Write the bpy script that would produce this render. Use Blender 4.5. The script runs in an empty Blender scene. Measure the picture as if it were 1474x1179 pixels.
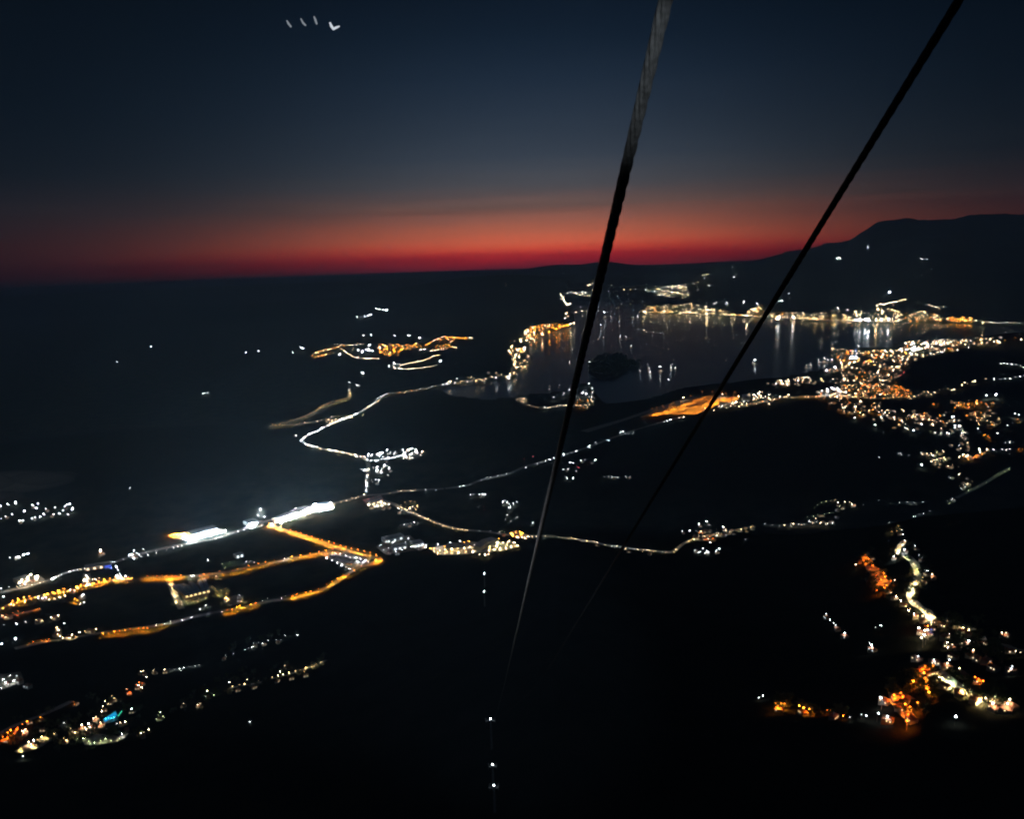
import bpy, bmesh, math, random
import numpy as np
from mathutils import Vector, Matrix

random.seed(7)
RNG = np.random.default_rng(7)
S = bpy.context.scene
COL = S.collection

# ------------------------------------------------------------------ camera
PW, PH = 1474.0, 1179.0            # size of the photograph
HAZE = 9e-5                        # scattering per metre of the night air
ZENITH = 0.05                      # glow added to the unseen upper sky to lift the haze
AIR = (0.010, 0.012, 0.015)        # what the lit air adds by itself
FPX = 1157.0                       # focal length in photograph pixels
CAM_H = 650.0                      # metres above the sea
PITCH = math.radians(-11.31)
ROLL = math.radians(1.76)
cam_data = bpy.data.cameras.new('camera')
cam_data.sensor_width = 36.0
cam_data.sensor_fit = 'HORIZONTAL'
cam_data.lens = 36.0 * FPX / PW
cam_data.clip_start = 0.2
cam_data.clip_end = 120000.0
cam_data.dof.use_dof = True
cam_data.dof.focus_distance = 2500.0
cam_data.dof.aperture_fstop = 9.0
cam = bpy.data.objects.new('camera', cam_data)
COL.objects.link(cam)
RM = Matrix.Rotation(math.pi / 2 + PITCH, 4, 'X') @ Matrix.Rotation(-ROLL, 4, 'Z')
cam.matrix_world = Matrix.Translation((0, 0, CAM_H)) @ RM
S.camera = cam
R3 = np.array(RM.to_3x3())

S.view_settings.view_transform = 'Standard'
S.view_settings.look = 'None'
S.view_settings.exposure = 0.0
S.view_settings.gamma = 1.0
cy = S.cycles
cy.use_denoising = True
cy.max_bounces = 4
cy.diffuse_bounces = 2
cy.glossy_bounces = 2
cy.transmission_bounces = 2
cy.volume_bounces = 0
cy.transparent_max_bounces = 4
cy.sample_clamp_indirect = 4.0
cy.filter_width = 2.1
cy.use_adaptive_sampling = False


def rays(px, py):
    """unit directions for photograph pixels"""
    px = np.asarray(px, float); py = np.asarray(py, float)
    d = np.stack([(px - PW / 2) / FPX, (PH / 2 - py) / FPX, -np.ones_like(px)], -1)
    d = d @ R3.T
    return d / np.linalg.norm(d, axis=-1, keepdims=True)


# ------------------------------------------------------------------ node helpers
def new_mat(name):
    m = bpy.data.materials.new(name)
    m.use_nodes = True
    nt = m.node_tree
    nt.nodes.clear()
    out = nt.nodes.new('ShaderNodeOutputMaterial')
    return m, nt, out


def mat_surface(name, c1, c2, scale, rough=0.9, detail=6.0, spec=0.2, bump=0.0, bump_scale=1.0, metallic=0.0):
    m, nt, out = new_mat(name)
    b = nt.nodes.new('ShaderNodeBsdfPrincipled')
    b.inputs['Roughness'].default_value = rough
    b.inputs['Metallic'].default_value = metallic
    b.inputs['Specular IOR Level'].default_value = spec
    g = nt.nodes.new('ShaderNodeNewGeometry')
    n = nt.nodes.new('ShaderNodeTexNoise')
    n.inputs['Scale'].default_value = scale
    n.inputs['Detail'].default_value = detail
    n.inputs['Roughness'].default_value = 0.6
    nt.links.new(g.outputs['Position'], n.inputs['Vector'])
    r = nt.nodes.new('ShaderNodeValToRGB')
    r.color_ramp.elements[0].position = 0.35
    r.color_ramp.elements[0].color = (*c1, 1)
    r.color_ramp.elements[1].position = 0.68
    r.color_ramp.elements[1].color = (*c2, 1)
    nt.links.new(n.outputs['Fac'], r.inputs['Fac'])
    nt.links.new(r.outputs['Color'], b.inputs['Base Color'])
    if bump:
        bp = nt.nodes.new('ShaderNodeBump')
        bp.inputs['Strength'].default_value = bump
        bp.inputs['Distance'].default_value = bump_scale
        nt.links.new(n.outputs['Fac'], bp.inputs['Height'])
        nt.links.new(bp.outputs['Normal'], b.inputs['Normal'])
    nt.links.new(b.outputs['BSDF'], out.inputs['Surface'])
    return m


def mat_glow(name, col, strength):
    m, nt, out = new_mat(name)
    e = nt.nodes.new('ShaderNodeEmission')
    e.inputs['Color'].default_value = (*col, 1)
    e.inputs['Strength'].default_value = strength
    nt.links.new(e.outputs['Emission'], out.inputs['Surface'])
    return m


# ------------------------------------------------------------------ world: dusk sky
def build_world():
    w = bpy.data.worlds.new('World')
    S.world = w
    w.use_nodes = True
    nt = w.node_tree
    nt.nodes.clear()
    N = nt.nodes.new
    L = nt.links.new
    out = N('ShaderNodeOutputWorld')
    tc = N('ShaderNodeTexCoord')
    sep = N('ShaderNodeSeparateXYZ')
    L(tc.outputs['Generated'], sep.inputs[0])

    def math_(op, a, b=None, clamp=False):
        n = N('ShaderNodeMath'); n.operation = op; n.use_clamp = clamp
        for i, v in enumerate((a, b)):
            if v is None: continue
            if isinstance(v, (int, float)): n.inputs[i].default_value = v
            else: L(v, n.inputs[i])
        return n.outputs[0]
    # faint uneven cloud streaks close to the horizon lift or lower the bands
    mp = N('ShaderNodeMapping'); mp.inputs['Scale'].default_value = (3.0, 3.0, 60.0)
    L(tc.outputs['Generated'], mp.inputs['Vector'])
    ns = N('ShaderNodeTexNoise'); ns.inputs['Scale'].default_value = 1.6; ns.inputs['Detail'].default_value = 5
    L(mp.outputs[0], ns.inputs['Vector'])
    wob = math_('MULTIPLY', math_('SUBTRACT', ns.outputs['Fac'], 0.5), 0.012)
    el = math_('ARCSINE', sep.outputs['Z'])
    el2 = math_('ADD', el, wob)
    az = math_('ARCTAN2', sep.outputs['X'], sep.outputs['Y'])
    t = math_('DIVIDE', math_('ADD', el2, 0.03), 0.43, clamp=True)

    def ramp(stops):
        """colours wanted behind the haze, lifted by what the haze in front of them swallows"""
        lin = lambda v: ((v / 255 + 0.055) / 1.055) ** 2.4 if v > 10 else v / 255 / 12.92
        degs = [-1.6, -1.45, -1.25, -1.0, -0.7, -0.4, -0.1, 0.2, 0.5, 0.9, 1.3, 1.8, 2.3, 2.9, 3.6, 4.3, 5.2, 6.2, 7.5, 9.0, 11, 13.5, 16.5, 19.0, 22.0]
        src = np.array([[d] + [lin(v) for v in c] for d, c in stops])
        r = N('ShaderNodeValToRGB')
        cr = r.color_ramp
        cr.interpolation = 'LINEAR'
        while len(cr.elements) < len(degs): cr.elements.new(0.5)
        for e, d in zip(cr.elements, degs):
            e.position = min(1.0, max(0.0, (math.radians(d) + 0.03) / 0.43))
            path = min(26500.0, (1750.0 - CAM_H) / math.sin(math.radians(max(d, 0.4))))
            k = math.exp(HAZE * path)
            c = [max(0.0, float(np.interp(d, src[:, 0], src[:, i])) - AIR[i - 1] * (1 - 1 / k)) * k for i in (1, 2, 3)]
            e.color = (*c, 1)
        L(t, r.inputs['Fac'])
        return r.outputs['Color']
    D = 1.55    # the drawn horizon lies this far below eye level
    warm = ramp([(d - D, c) for d, c in ((0.05, (50, 28, 40)), (0.3, (88, 33, 45)), (0.55, (114, 34, 44)), (0.95, (134, 36, 44)), (1.25, (160, 50, 48)), (1.6, (186, 72, 56)), (2.1, (184, 88, 66)),
                 (2.7, (166, 90, 70)), (3.4, (142, 86, 72)), (4.4, (106, 82, 76)), (5.9, (74, 75, 80)), (7.4, (58, 66, 77)), (9.4, (46, 56, 69)), (11.9, (34, 46, 61)),
                 (14.3, (24, 36, 50)), (16.7, (17, 27, 40)), (19.5, (13, 20, 30)), (23.0, (10, 16, 25)))])
    cool = ramp([(d - D, c) for d, c in ((0.05, (20, 19, 27)), (0.6, (38, 22, 28)), (1.3, (54, 30, 34)), (2.6, (66, 40, 40)), (4.2, (48, 42, 44)),
                 (6.5, (28, 34, 40)), (10.0, (18, 27, 36)), (15.0, (13, 21, 30)), (23.0, (8, 13, 20)))])
    # brightest over the place where the sun went down, a little left of centre
    a0 = math_('DIVIDE', math_('SUBTRACT', az, 0.04), 0.33)
    f = math_('POWER', 2.718, math_('MULTIPLY', math_('MULTIPLY', a0, a0), -1.0))
    mx = N('ShaderNodeMix'); mx.data_type = 'RGBA'
    L(f, mx.inputs['Factor']); L(cool, mx.inputs[6]); L(warm, mx.inputs[7])
    # darker away from the sunset
    a1 = math_('DIVIDE', math_('SUBTRACT', az, 0.05), 0.58)
    g = math_('ADD', math_('MULTIPLY', math_('POWER', 2.718, math_('MULTIPLY', math_('MULTIPLY', a1, a1), -1.0)), 0.82), 0.18)
    g = math_('MULTIPLY', g, math_('DIVIDE', math_('ADD', el, 0.06), 0.025, clamp=True))      # nothing glows below the horizon
    sky = N('ShaderNodeTexSky'); sky.sky_type = 'NISHITA'; sky.sun_disc = False
    sky.sun_elevation = math.radians(-6.0); sky.sun_rotation = math.radians(0.0)
    bg1 = N('ShaderNodeBackground'); L(mx.outputs[2], bg1.inputs['Color']); L(g, bg1.inputs['Strength'])
    zen = math_('DIVIDE', math_('SUBTRACT', el, 0.5), 0.4, clamp=True)
    bg3 = N('ShaderNodeBackground'); bg3.inputs['Color'].default_value = (0.30, 0.58, 1.0, 1); L(math_('MULTIPLY', zen, ZENITH), bg3.inputs['Strength'])
    ad0 = N('ShaderNodeAddShader'); L(bg1.outputs[0], ad0.inputs[0]); L(bg3.outputs[0], ad0.inputs[1])
    bg2 = N('ShaderNodeBackground'); L(sky.outputs['Color'], bg2.inputs['Color']); bg2.inputs['Strength'].default_value = 0.008
    add = N('ShaderNodeAddShader'); L(ad0.outputs[0], add.inputs[0]); L(bg2.outputs[0], add.inputs[1])
    L(add.outputs[0], out.inputs['Surface'])


build_world()


def spot(name, loc, target, power, half_deg, blend, col, size=0.1):
    d = bpy.data.lights.new(name, 'SPOT')
    d.energy = power; d.color = col; d.spot_size = math.radians(2 * half_deg); d.spot_blend = blend
    d.shadow_soft_size = size
    o = bpy.data.objects.new(name, d)
    COL.objects.link(o)
    o.location = loc
    o.rotation_euler = (Vector(target) - Vector(loc)).to_track_quat('-Z', 'Y').to_euler()
    return o


# ------------------------------------------------------------------ terrain as one height function
def az_of(px, py=800.0):
    d = rays(px, py)
    return np.arctan2(d[..., 0], d[..., 1])


def z_at(px, py, r):
    """height of the point at horizontal distance r on the ray through a pixel"""
    d = rays(px, py)
    return CAM_H + r * d[..., 2] / np.hypot(d[..., 0], d[..., 1])


# crest of the mountain flank below the cableway
CR = np.array([(-300, 1010), (0, 1000), (300, 962), (480, 915), (560, 892), (640, 862), (700, 838), (760, 810), (800, 800), (860, 804),
               (970, 812), (1060, 806), (1150, 800), (1230, 785), (1290, 772), (1380, 758), (1474, 748), (1800, 720)], float)
CR_AZ = az_of(CR[:, 0], CR[:, 1]); CR_Z = np.maximum(z_at(CR[:, 0], CR[:, 1], 1250.0), 4.0)
# far mountain across the bay: silhouette against the sky
MT = np.array([(900, 396), (985, 392), (1010, 388), (1060, 381), (1100, 373), (1150, 359), (1200, 351), (1225, 347), (1240, 334),
               (1258, 324), (1275, 321), (1300, 320), (1335, 317), (1370, 315), (1385, 311), (1400, 307), (1430, 309), (1474, 309),
               (1600, 300), (1900, 290)], float)
MT_AZ = az_of(MT[:, 0], MT[:, 1]); MT_Z = np.maximum(z_at(MT[:, 0], MT[:, 1], 13500.0), 0.0)
SH = np.array([(900, 428), (925, 440), (1000, 444), (1060, 449), (1150, 453), (1250, 455), (1330, 456), (1474, 461), (1900, 470)], float)
_d = rays(SH[:, 0], SH[:, 1]); SH_AZ = np.arctan2(_d[:, 0], _d[:, 1]); SH_R = CAM_H * np.hypot(_d[:, 0], _d[:, 1]) / -_d[:, 2]

BUMPS = []      # (x, y, rx, ry, height)


def bump_px(px, py, rx, ry, h):
    d = rays(px, py); t = CAM_H / -d[2]
    BUMPS.append((d[0] * t, d[1] * t, rx, ry, h))


bump_px(1130, 610, 420, 620, 120)     # dark hill between airport and town
bump_px(1060, 640, 380, 420, 70)
bump_px(1250, 650, 420, 380, 50)
bump_px(1420, 545, 430, 380, 105)     # ridge end at the right
bump_px(1580, 545, 600, 420, 150)
bump_px(735, 432, 1500, 900, 250)     # outer peninsula
bump_px(600, 440, 2500, 900, 120)
bump_px(480, 455, 1200, 700, 70)
bump_px(900, 394, 3500, 2000, 110)
bump_px(640, 402, 1100, 1500, 70)
bump_px(800, 397, 700, 1500, 90)
bump_px(870, 394, 500, 1500, 110)
bump_px(560, 404, 900, 1200, 50)
bump_px(720, 640, 260, 300, 22)
bump_px(640, 600, 600, 500, 26)
bump_px(250, 650, 700, 340, 45)
bump_px(60, 690, 600, 300, 60)
bump_px(905, 700, 420, 260, 35)


def smooth(t):
    t = np.clip(t, 0, 1)
    return t * t * (3 - 2 * t)


def hash_noise(x, y, s):
    return (np.sin(x / s * 1.7 + np.sin(y / s * 1.3) * 1.9) * np.sin(y / s * 2.1 + np.sin(x / s * 1.1 + 2.0) * 1.7) +
            0.5 * np.sin(x / s * 4.3 + y / s * 2.9 + 1.0) * np.sin(y / s * 4.9 - x / s * 1.7))


def height(x, y):
    r = np.hypot(x, y); a = np.arctan2(x, y)
    z = np.full(np.shape(r), 5.0)
    cz = np.interp(a, CR_AZ, CR_Z)
    # near flank
    near = cz + (440.0 - cz) * np.clip(1 - r / 1250.0, 0, 1) ** 1.12
    fall = cz * (1 - smooth((r - 1250.0) / 640.0))
    fl = np.where(r < 1250.0, near, fall)
    fl = fl + np.where(r < 1500, hash_noise(x, y, 130.0) * 5.0 * np.clip(fl / 120.0, 0, 1) + hash_noise(y, x, 37.0) * 1.6 * np.clip(fl / 120.0, 0, 1), 0)
    z = np.maximum(z, fl)
    for bx, by, rx, ry, h in BUMPS:
        z = z + h * np.exp(-((x - bx) / rx) ** 2 - ((y - by) / ry) ** 2)
    # far mountain
    hp = np.interp(a, MT_AZ, MT_Z)
    hp = hp + np.where(hp > 250, 15 * hash_noise(a * 20000, a * 7000, 420.0) + 6 * hash_noise(a * 20000, a * 7000, 110.0), 0)
    r0 = np.interp(a, SH_AZ, SH_R)
    t = (r - r0) / np.maximum(13500.0 - r0, 500.0)
    m = hp * np.clip(t, 0, 1) ** 1.25
    m = m * (1 - 0.6 * smooth((r - 13500.0) / 6000.0))
    rough = hash_noise(x, y, 900.0) * 45 + hash_noise(y, x, 330.0) * 18
    m = m + rough * smooth(t * 1.2) * smooth((hp - 200) / 500.0) * (np.abs(r - 13500.0) > 200)
    z = z + np.where(t > 0, np.maximum(m, 0), 0)
    return z


def hit(px, py, hoff=0.0):
    """world points where photograph pixels meet the terrain raised by hoff"""
    px = np.atleast_1d(np.asarray(px, float)); py = np.atleast_1d(np.asarray(py, float))
    d = rays(px, py)
    hd = np.hypot(d[:, 0], d[:, 1])
    rr = np.geomspace(120, 23800, 900)
    X = d[:, 0:1] / hd[:, None] * rr; Y = d[:, 1:2] / hd[:, None] * rr
    Z = CAM_H + d[:, 2:3] / hd[:, None] * rr
    below = Z < height(X, Y) + hoff
    k = np.where(below.any(1), below.argmax(1), len(rr) - 1)
    lo = rr[np.maximum(k - 1, 0)]; hi = rr[k]
    for _ in range(18):
        mid = (lo + hi) / 2
        x = d[:, 0] / hd * mid; y = d[:, 1] / hd * mid; z = CAM_H + d[:, 2] / hd * mid
        b = z < height(x, y) + hoff
        hi = np.where(b, mid, hi); lo = np.where(b, lo, mid)
    r = (lo + hi) / 2
    x = d[:, 0] / hd * r; y = d[:, 1] / hd * r
    return np.stack([x, y, height(x, y)], -1)


def sea_pt(px, py):
    d = rays(px, py); t = (CAM_H - 0.0) / -d[..., 2:3]
    return (d * t)[..., :2]


# ------------------------------------------------------------------ coastlines
BAY = [(632, 558), (700, 553), (738, 547), (752, 532), (768, 516), (760, 500), (762, 489), (790, 479), (829, 468), (822, 440), (812, 428),
       (880, 424), (955, 431), (925, 446), (926, 453), (1000, 452), (1100, 457), (1180, 461), (1250, 463), (1290, 464), (1400, 468), (1560, 472),
       (1560, 480), (1474, 482), (1400, 485), (1330, 489), (1290, 492), (1283, 500), (1240, 500), (1190, 502), (1206, 506), (1232, 512), (1214, 524),
       (1188, 533), (1162, 538), (1100, 551), (1112, 559), (1084, 566), (1060, 571), (1030, 569), (985, 572), (930, 590), (872, 590), (860, 572),
       (850, 551), (835, 552), (828, 566), (770, 569), (742, 576), (700, 582), (650, 575)]
ISLAND = [(857, 519), (876, 513), (897, 514), (906, 522), (921, 523), (921, 528), (904, 532), (884, 541), (864, 546), (850, 540), (848, 530)]


def in_poly(x, y, poly):
    inside = np.zeros(np.shape(x), bool)
    n = len(poly); j = n - 1
    for i in range(n):
        xi, yi = poly[i]; xj, yj = poly[j]
        if yi != yj:
            c = ((yi > y) != (yj > y)) & (x < (xj - xi) * (y - yi) / (yj - yi) + xi)
            inside ^= c
        j = i
    return inside


bayw = sea_pt(*np.array(BAY, float).T); isw = sea_pt(*np.array(ISLAND, float).T)


def is_sea(x, y):
    r = np.hypot(x, y); a = np.arctan2(x, y)
    s = in_poly(x, y, bayw)
    return s & ~in_poly(x, y, isw)


# ------------------------------------------------------------------ object helpers
def link(name, verts, faces, mats, midx=None, parent=None, smooth_=False):
    me = bpy.data.meshes.new(name)
    me.from_pydata([tuple(v) for v in verts], [], [tuple(f) for f in faces])
    for m in (mats if isinstance(mats, (list, tuple)) else [mats]): me.materials.append(m)
    if midx is not None: me.polygons.foreach_set('material_index', list(midx))
    if smooth_: me.polygons.foreach_set('use_smooth', [True] * len(me.polygons))
    me.update()
    o = bpy.data.objects.new(name, me)
    COL.objects.link(o)
    if parent: o.parent = parent
    return o


def tag(o, label=None, cat=None, group=None, kind=None):
    if label: o['label'] = label
    if cat: o['category'] = cat
    if group: o['group'] = group
    if kind: o['kind'] = kind
    return o


def empty(name, loc, rz=0.0):
    o = bpy.data.objects.new(name, None)
    COL.objects.link(o)
    o.location = loc; o.rotation_euler = (0, 0, rz)
    o.empty_display_size = 1
    return o


class MB:
    def __init__(s): s.v = []; s.f = []; s.m = []

    def add(s, v, f, m=0):
        o = len(s.v); s.v += [tuple(p) for p in v]; s.f += [tuple(i + o for i in q) for q in f]; s.m += [m] * len(f)

    def box(s, x0, x1, y0, y1, z0, z1, m=0):
        s.add([(x0, y0, z0), (x1, y0, z0), (x1, y1, z0), (x0, y1, z0), (x0, y0, z1), (x1, y0, z1), (x1, y1, z1), (x0, y1, z1)],
              [(0, 3, 2, 1), (4, 5, 6, 7), (0, 1, 5, 4), (1, 2, 6, 5), (2, 3, 7, 6), (3, 0, 4, 7)], m)

    def tube(s, pts, rad, n=6, m=0):
        pts = [Vector(p) for p in pts]
        rad = rad if isinstance(rad, (list, tuple)) else [rad] * len(pts)
        v = []; f = []
        for i, p in enumerate(pts):
            t = (pts[min(i + 1, len(pts) - 1)] - pts[max(i - 1, 0)]).normalized()
            u = t.cross(Vector((0, 0, 1)) if abs(t.z) < 0.9 else Vector((0, 1, 0))).normalized(); w = t.cross(u)
            for k in range(n):
                a = 2 * math.pi * k / n
                v.append(p + (u * math.cos(a) + w * math.sin(a)) * rad[i])
        for i in range(len(pts) - 1):
            for k in range(n):
                a = i * n + k; b = i * n + (k + 1) % n
                f.append((a, b, b + n, a + n))
        f.append(tuple(range(n))[::-1]); f.append(tuple(range(len(v) - n, len(v))))
        s.add(v, f, m)

    def octa(s, c, r, m=0, flat=0.7):
        x, y, z = c
        s.add([(x + r, y, z), (x, y + r, z), (x - r, y, z), (x, y - r, z), (x, y, z + r * flat), (x, y, z - r * flat)],
              [(0, 1, 4), (1, 2, 4), (2, 3, 4), (3, 0, 4), (1, 0, 5), (2, 1, 5), (3, 2, 5), (0, 3, 5)], m)

    def obj(s, name, mats, parent=None, smooth_=False):
        return link(name, s.v, s.f, mats, s.m, parent, smooth_)

    def mesh(s, name, mats):
        me = bpy.data.meshes.new(name)
        me.from_pydata(s.v, [], s.f)
        for m in mats: me.materials.append(m)
        me.polygons.foreach_set('material_index', s.m)
        me.update()
        return me


# ------------------------------------------------------------------ materials
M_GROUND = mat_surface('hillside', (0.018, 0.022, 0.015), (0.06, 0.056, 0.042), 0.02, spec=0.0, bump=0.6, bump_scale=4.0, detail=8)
_nt = M_GROUND.node_tree      # evergreen scrub and forest slopes, with shade added to the colour against flood glow
_b = next(n for n in _nt.nodes if n.type == 'BSDF_PRINCIPLED'); _r = next(n for n in _nt.nodes if n.type == 'VALTORGB')
_g = next(n for n in _nt.nodes if n.type == 'NEW_GEOMETRY')
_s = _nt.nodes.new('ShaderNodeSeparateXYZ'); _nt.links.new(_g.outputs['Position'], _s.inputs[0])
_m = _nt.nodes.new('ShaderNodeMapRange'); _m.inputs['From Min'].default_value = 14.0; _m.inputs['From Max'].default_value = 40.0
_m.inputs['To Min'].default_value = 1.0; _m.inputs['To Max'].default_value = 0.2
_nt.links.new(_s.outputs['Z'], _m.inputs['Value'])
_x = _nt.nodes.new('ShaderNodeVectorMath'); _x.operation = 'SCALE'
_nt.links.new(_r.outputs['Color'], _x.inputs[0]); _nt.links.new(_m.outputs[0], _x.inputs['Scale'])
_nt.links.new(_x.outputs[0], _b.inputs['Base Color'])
M_ROAD = mat_surface('asphalt', (0.20, 0.195, 0.19), (0.30, 0.295, 0.285), 0.08)
M_LOT = mat_surface('concrete', (0.26, 0.255, 0.24), (0.42, 0.41, 0.39), 0.05)
M_EARTH = mat_surface('pale_earth', (0.13, 0.10, 0.07), (0.42, 0.36, 0.28), 0.06, detail=10, bump=0.8, bump_scale=2.0)
M_WALL = mat_surface('render_wall', (0.24, 0.22, 0.19), (0.4, 0.37, 0.32), 0.3)
M_ROOF = mat_surface('clay_roof', (0.17, 0.07, 0.04), (0.3, 0.13, 0.08), 0.6)
M_METAL = mat_surface('sheet_metal', (0.32, 0.34, 0.36), (0.5, 0.52, 0.54), 0.2, rough=0.5)
M_POLE = mat_surface('galvanised', (0.2, 0.2, 0.2), (0.3, 0.3, 0.3), 0.5, rough=0.5)
M_LEAF = mat_surface('leaves', (0.03, 0.05, 0.02), (0.09, 0.11, 0.045), 0.4)
M_BARK = mat_surface('bark', (0.08, 0.06, 0.045), (0.14, 0.11, 0.08), 1.5)
M_HULL = mat_surface('hull', (0.6, 0.6, 0.6), (0.75, 0.75, 0.75), 0.5, rough=0.4)
M_TURF = mat_surface('turf', (0.05, 0.10, 0.05), (0.10, 0.17, 0.09), 0.05)

GLOW = {  # colour, strength of the visible lamp, strength of the downward panel
    'W': ((0.80, 0.93, 1.0), 75, 2600), 'N': ((1.0, 0.78, 0.50), 75, 2400), 'Y': ((1.0, 0.72, 0.32), 60, 2400), 'O': ((1.0, 0.30, 0.018), 30, 6000),
    'R': ((1.0, 0.20, 0.012), 30, 4000), 'G': ((0.80, 1.0, 0.55), 30, 600), 'B': ((0.10, 0.22, 1.0), 30, 500), 'P': ((1.0, 0.10, 0.12), 20, 300),
    'C': ((0.05, 0.6, 1.0), 20, 500)}
NAMES = {'W': 'white', 'N': 'warm', 'Y': 'cream', 'O': 'sodium', 'R': 'amber', 'G': 'greenish', 'B': 'blue', 'P': 'red', 'C': 'cyan'}
_GL = {}


def glow(kind, col, lev):
    """lamp materials made as they are needed: kind of lamp, colour letter, brightness"""
    key = (kind, col, lev)
    if key not in _GL:
        c, lens, panel = GLOW[col]
        e = {'far': lens * 3.6, 'near': lens, 'yard': 380, 'flood': 10500, 'apron': 0.5, 'panel': panel}[kind] * lev
        _GL[key] = mat_glow('%s_%s_light' % (NAMES[col], kind), c, e)
        if kind in ('near', 'apron'): _GL[key].cycles.emission_sampling = 'NONE'
    return _GL[key]


WINC = {k: mat_glow('window_glow_' + k, GLOW[k][0], 3.0) for k in 'WNYOG'}
for _m in WINC.values(): _m.cycles.emission_sampling = 'NONE'


def mat_water():
    m, nt, out = new_mat('water')
    b = nt.nodes.new('ShaderNodeBsdfPrincipled')
    b.inputs['Base Color'].default_value = (0.006, 0.012, 0.018, 1)
    b.inputs['Roughness'].default_value = 0.19
    b.inputs['IOR'].default_value = 1.33
    g = nt.nodes.new('ShaderNodeNewGeometry')
    mp = nt.nodes.new('ShaderNodeMapping'); mp.inputs['Scale'].default_value = (0.05, 0.12, 0.05)
    n = nt.nodes.new('ShaderNodeTexNoise'); n.inputs['Scale'].default_value = 1.0; n.inputs['Detail'].default_value = 4
    bp = nt.nodes.new('ShaderNodeBump'); bp.inputs['Strength'].default_value = 0.25; bp.inputs['Distance'].default_value = 0.5
    nt.links.new(g.outputs['Position'], mp.inputs['Vector'])
    nt.links.new(mp.outputs[0], n.inputs['Vector'])
    nt.links.new(n.outputs['Fac'], bp.inputs['Height'])
    nt.links.new(bp.outputs['Normal'], b.inputs['Normal'])
    nt.links.new(b.outputs['BSDF'], out.inputs['Surface'])
    return m


M_WATER = mat_water()


# ------------------------------------------------------------------ ground and sea
def build_terrain():
    na, nr = 620, 430
    A = np.radians(np.linspace(-72, 72, na)); R = np.geomspace(25.0, 24000.0, nr)
    AA, RR = np.meshgrid(A, R)
    X = RR * np.sin(AA); Y = RR * np.cos(AA)
    Z = height(X, Y)
    isl = in_poly(X, Y, isw)
    sea = is_sea(X, Y)
    Z = np.where(isl, 9.0 + 5 * np.abs(hash_noise(X, Y, 60.0)), Z)
    Z = np.where(sea, -12.0, Z)
    verts = np.stack([X, Y, Z], -1).reshape(-1, 3)
    idx = np.arange(na * nr).reshape(nr, na)
    q = np.stack([idx[:-1, :-1], idx[:-1, 1:], idx[1:, 1:], idx[1:, :-1]], -1).reshape(-1, 4)[:, ::-1]
    me = bpy.data.meshes.new('ground')
    me.vertices.add(len(verts)); me.vertices.foreach_set('co', verts.ravel())
    me.loops.add(q.size); me.loops.foreach_set('vertex_index', q.ravel().astype(np.int32))
    me.polygons.add(len(q)); me.polygons.foreach_set('loop_start', np.arange(0, q.size, 4, dtype=np.int32))
    me.update(); me.validate()
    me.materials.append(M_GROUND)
    me.polygons.foreach_set('use_smooth', [True] * len(me.polygons))
    o = bpy.data.objects.new('ground', me); COL.objects.link(o)
    tag(o, 'dark hills, plain and mountain around the bay at night', kind='structure')
    n = 96
    v = [(0, 0, 0)] + [(23500 * math.sin(2 * math.pi * i / n), 23500 * math.cos(2 * math.pi * i / n), 0) for i in range(n)]
    s = link('sea', v, [(0, 1 + (i + 1) % n, 1 + i) for i in range(n)], M_WATER)
    tag(s, 'calm dark sea in the bay and out to the horizon', kind='structure')


build_terrain()

# ------------------------------------------------------------------ lamps, roads, houses: where each stands
LAMP = []     # (px, py, colour, size, place)
HOUSE = []    # (px, py, colour, size, place)


def along(pts, step, jit=0.0):
    pts = np.array(pts, float)
    seg = np.hypot(*(pts[1:] - pts[:-1]).T); s = np.concatenate([[0], np.cumsum(seg)])
    t = np.arange(step * 0.5, s[-1], step)
    t = t + RNG.uniform(-jit, jit, len(t)) * step
    return np.stack([np.interp(t, s, pts[:, 0]), np.interp(t, s, pts[:, 1])], -1)


def road(place, label, pts, width, lamps=None, mat=None, lift=0.9, sm=True):
    """a draped road; lamps = (colours, size, spacing in pixels, jitter)"""
    P = np.array(pts, float)
    dense = along(P, 2.5)
    dense = np.concatenate([P[:1], dense, P[-1:]])
    if sm and len(dense) > 9:
        k = 5
        pad = np.concatenate([np.repeat(dense[:1], k // 2, 0), dense, np.repeat(dense[-1:], k // 2, 0)])
        dense = np.stack([np.convolve(pad[:, i], np.ones(k) / k, 'valid') for i in (0, 1)], -1)
    W = hit(dense[:, 0], dense[:, 1])
    T = np.gradient(W[:, :2], axis=0); T /= np.maximum(np.linalg.norm(T, axis=1, keepdims=True), 1e-6)
    Nn = np.stack([-T[:, 1], T[:, 0]], -1) * width / 2
    v = []
    for i in range(len(W)):
        for s in (1, -1):
            x, y = W[i, :2] + Nn[i] * s
            v.append((x, y, float(height(x, y)) + lift))
    f = [(2 * i, 2 * i + 1, 2 * i + 3, 2 * i + 2) for i in range(len(W) - 1)]
    # make faces point up
    o = link('road', v, [q[::-1] for q in f], mat or M_ROAD)
    tag(o, label, kind='structure')
    if lamps:
        cols, size, step, jit = lamps
        for i, (x, y) in enumerate(along(P, step, jit)):
            if RNG.random() < 0.1: continue
            LAMP.append((x + RNG.normal(0, .35), y - 0.5 + RNG.normal(0, .3), cols[int(RNG.integers(len(cols)))] if len(cols) > 1 else cols, size * RNG.uniform(0.6, 1.3), place))


LOTN = [0]


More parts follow.
